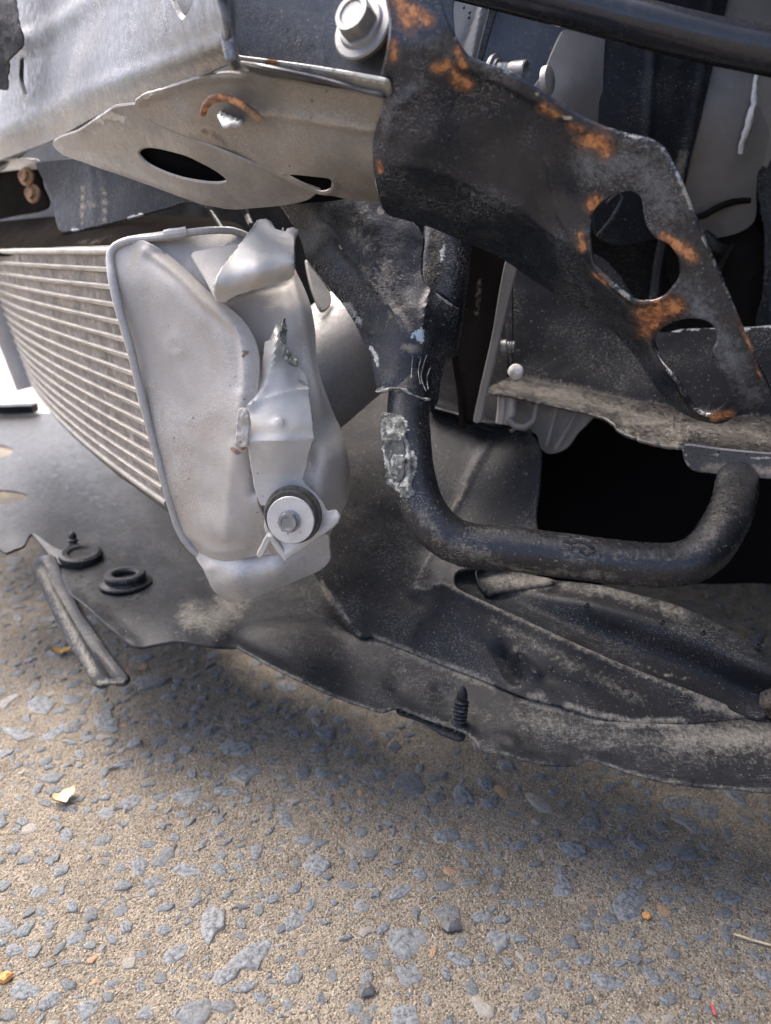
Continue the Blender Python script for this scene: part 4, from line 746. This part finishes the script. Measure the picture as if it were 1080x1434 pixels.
# strut
st = sheet('strut', [(655,330),(740,345),(722,366),(712,366),(705,400),(690,470),(672,545),(666,585),(650,585),(643,540),(640,450),(648,380)], [(655,330,.555),(740,345,.545),(666,585,.60),(640,450,.585)], M_brown, car, thick=.003, res=7, paint={'dust_sheen': [([(672,390),(668,440)], 3)]}, label='dark brown flat strut')
sheet('strut_flange', [(709,366),(716,366),(723,371),(719,388),(704,450),(690,510),(678,560),(672,590),(664,590),(672,550),(690,470),(700,410)], [(709,366,.543),(723,371,.541),(664,590,.590),(678,560,.583)], M_taupe, st, thick=.004, res=5)
tube('strut_rib', [(634,470,.575),(638,510,.585),(644,550,.595),(648,600,.605)], .0024, M_brown, st, seg=10)
tube('cable', [(717,370,.60),(718,440,.60),(718,520,.605)], .0006, M_brown, car, seg=6)
V, Fc = merge(lathe(P(697,487,.585), cv(.95,0,.3), [(0,0),(.011,0),(.011,.002),(.006,.003),(.006,.007),(.004,.0075),(.0045,.009),(.0038,.010),(.0045,.011),(.0038,.012),(.0045,.013),(.003,.014)], 24)); mk('stud', V, Fc, M_zinc, st)
V, Fc = lathe(P(722,521,.60), cv(.1,.2,1), [(0,0),(.0062,0),(.0058,.003),(.004,.006),(.001,.007)], 20); mk('cap_nut', V, Fc, M_caulk, st)
# cross member with its dusty shelf
xm = sheet('cross_member', [(716,360),(840,360),(918,462),(960,461),(1000,460),(1040,459),(1080,456),(1190,450),(1190,600),(1080,590),(1000,585),(900,565),(800,545),(720,530),(716,520)], [(716,360,.640),(918,462,.60),(1190,450,.54),(1190,600,.535),(900,565,.585),(720,530,.628)], M_xm, car, thick=.004, res=8, rough=.0008, nscale=30, paint={'bare': [([(918,463),(1000,461),(1080,457),(1180,451)], 1.4)], 'dust_sheen': [([(730,532),(800,545),(900,568),(1080,592)], 7)]}, label='black cross member with a dusty shelf')
sheet('shelf', [(683,545),(700,534),(720,527),(800,541),(900,562),(1000,582),(1190,596),(1190,640),(1080,637),(1010,630),(958,624),(925,621),(900,616),(882,610),(868,603),(860,594),(852,588),(840,582),(823,577),(774,566),(740,558),(712,552),(690,549)],
  [(683,545,.610),(720,527,.628),(800,541,.612),(900,562,.586),(1190,596,.535),(1190,640,.468),(1080,637,.484),(958,624,.510),(868,603,.540),(774,566,.585),(712,552,.600)], M_dusty, xm, thick=.003, res=6, rough=.0012, nscale=40, paint={'dust_sheen': [([(700,545),(800,555),(870,575),(960,597),(1080,612)], 20, .75), ([(880,590),(960,608)], 16, .8), ([(870,602),(900,615),(950,622)], 3)]}, jag=.4)
sheet('shelf_tab', [(960,624),(1010,630),(1080,636),(1190,640),(1190,680),(1080,670),(1030,665),(978,660),(967,655),(961,646),(958,635)], [(960,624,.507),(1190,640,.464),(1190,680,.466),(978,660,.510),(1080,670,.486)], M_plate, xm, thick=.003, res=5, paint={'bare': [([(985,634),(1005,636)], 1.6), ([(1050,640),(1078,642)], 1.8), ([(958,628),(962,648),(972,658)], 1.2)], 'dust_sheen': [([(990,655),(1080,660)], 7)]})
sheet('hanging_bracket', [(668,560),(700,550),(745,560),(832,575),(822,592),(808,606),(797,622),(785,631),(768,634),(758,626),(752,608),(735,600),(690,600),(668,585)], [(668,560,.640),(832,575,.60),(768,634,.62),(690,600,.645)], M_taupe, car, thick=.004, res=6, label='taupe bracket with ribs under the shelf')
tube('bracket_rib', [(782,560,.595),(775,590,.603),(766,624,.612)], .0016, M_taupe, bpy.data.objects['hanging_bracket'], seg=10)
tube('bracket_rib', [(812,566,.588),(797,596,.598),(778,628,.609)], .0018, M_taupe, bpy.data.objects['hanging_bracket'], seg=10)
tube('round_post', [(704,555,.615),(703,575,.618),(701,592,.622)], .0040, M_castd, bpy.data.objects['hanging_bracket'], seg=16)
tube('round_post', [(716,556,.612),(715,576,.615),(712,592,.62)], .0048, M_castd, bpy.data.objects['hanging_bracket'], seg=16)
tube('bracket_hook', [(712,588,.612),(722,597,.61),(735,598,.608),(746,590,.606),(750,575,.604),(752,560,.602)], .0028, M_taupe, bpy.data.objects['hanging_bracket'], seg=12)
sheet('bracket_recess', [(724,558),(748,562),(748,578),(741,590),(730,594),(722,588),(722,570)], [(724,558,.632),(748,562,.628),(730,594,.635)], M_bay, bpy.data.objects['hanging_bracket'], thick=.002, res=5)
sheet('lower_baffle', [(690,500),(1200,500),(1200,790),(1040,815),(900,812),(690,800)], [(690,500,.86),(1200,500,.74),(1200,790,.70),(690,800,.80)], M_void, car, thick=.004, res=20)  # added near-black sheet: the deep shade behind the tube as colour
# underside and back of the bay
V, Fc = boxm(cw(.25, .80, .40), WAX*.65, RAX*.02, Vector((0,0,.30))); mk('firewall', V, Fc, M_bay, car, smooth=False)
V, Fc = boxm(cw(-.34, .45, .42), WAX*.015, RAX*.36, Vector((0,0,.28))); mk('inner_wing', V, Fc, M_bay, car, smooth=False)
V, Fc = boxm(cw(.30, .86, .205), WAX*.62, RAX*.28, Vector((0,0,.012))); mk('splash_shield', V, Fc, M_bay, car, smooth=False)

# ------------------------------------------------------------------ blurred things at the far end of the tray
ft = P(*Z(0, 580, .128))
V, Fc = boxm(ft + Vector((-.07,.0,.006)), (.12,.02,0), (0,.012,0), (0,0,.007)); mk('tray_rail', V, Fc, M_plast, tray)

# ------------------------------------------------------------------ loose things on the concrete
def leaf(x, y, L, W, ang, col, label, cat='leaf'):
    c = P(*Z(x, y, .003)); V, Fc = [], []; ca, sa = math.cos(ang), math.sin(ang); n = 12
    for lay in (0, .0005):
        for i in range(n + 1):
            s = i / n; wd = W * math.sin(math.pi * s ** .8) ** .8 * .5 + 1e-4
            for k in (-1, -.5, 0, .5, 1):
                u, v = (s - .5) * L, k * wd * (1 + .2 * math.sin(s * 9 + k)); V.append(c + Vector((u*ca - v*sa, u*sa + v*ca, .004 * (s-.5)**2 * 4 + .0022 * k * k - lay + .0006 * math.sin(u * 900))))
    for i in range(n):
        for k in range(4):
            a = i*5+k; Fc.append((a, a+1, a+6, a+5)); m = (n+1)*5; Fc.append((m+a+5, m+a+6, m+a+1, m+a))
    o = mk('leaf', V, Fc, mat('leaf_' + str(x), col, .6, 0, .3, 150, bump=.3)); o['label'] = label; o['category'] = cat; return o
leaf(91, 1117, .018, .013, .8, (.62, .48, .30), 'pale curled dry leaf scrap on the concrete, left of centre')
leaf(88, 913, .022, .010, .3, (.50, .30, .08), 'orange-brown leaf scrap beside the hanging plastic strip')
def pebble(x, y, sx, sy, sz, rot, m, label):
    c = P(*Z(x, y, .001)); r = np.random.default_rng(int(x)); V, Fc = [], []; n = 9
    R = r.uniform(.75, 1.15, n)
    for s, h in ((.9, -.1), (1, .25), (.82, .65), (.4, 1.0)):
        for k in range(n):
            a = 2*math.pi*k/n + rot; q = R[k] * s; V.append(c + Vector((sx*q*math.cos(a), sy*q*math.sin(a), sz*(h + .12*r.normal()))))
    Fc = [(i*n+k, i*n+(k+1)%n, (i+1)*n+(k+1)%n, (i+1)*n+k) for i in range(3) for k in range(n)] + [tuple(3*n+k for k in range(n))]
    o = mk('pebble', V, Fc, m, sharp=25); o['label'] = label; o['category'] = 'pebble'; return o
M_slate = mat('slate', (.10, .095, .09), .6, 0, .3, 120, bump=.4); M_ochre = mat('ochre_stone', (.45, .22, .07), .7, 0, .3, 200, bump=.3)
pebble(632, 1297, .0075, .0055, .006, .2, M_slate, 'dark loose stone chip lying on the concrete, near bottom centre')
pebble(513, 1388, .0058, .0045, .004, .7, M_slate, 'small dark flat chip at the bottom edge, left of the bigger chip')
pebble(8, 1371, .0042, .0038, .004, 0, M_ochre, 'small orange pebble at the left edge of the concrete')
pebble(905, 1083 + 200, .0030, .0026, .003, 0, M_ochre, 'small orange pebble on the right of the concrete')
V, Fc = sweep([P(*Z(1028,1308,.0025)), P(*Z(1050,1315,.003)), P(*Z(1084,1325,.0025))], .0007, seg=8); o = mk('twig', V, Fc, mat('straw', (.42,.33,.2), .7, 0, .2, 200)); o['label'] = 'thin straw-coloured twig on the concrete at the right edge'; o['category'] = 'twig'
V, Fc = sweep([P(*Z(996,1405,.0025)), P(*Z(999,1413,.0028)), P(*Z(1002,1422,.0022))], .0006, seg=8); o = mk('thread', V, Fc, mat('red_thread', (.45,.04,.06), .7, 0, .2, 200)); o['label'] = 'tiny red thread on the concrete, bottom right'; o['category'] = 'thread'
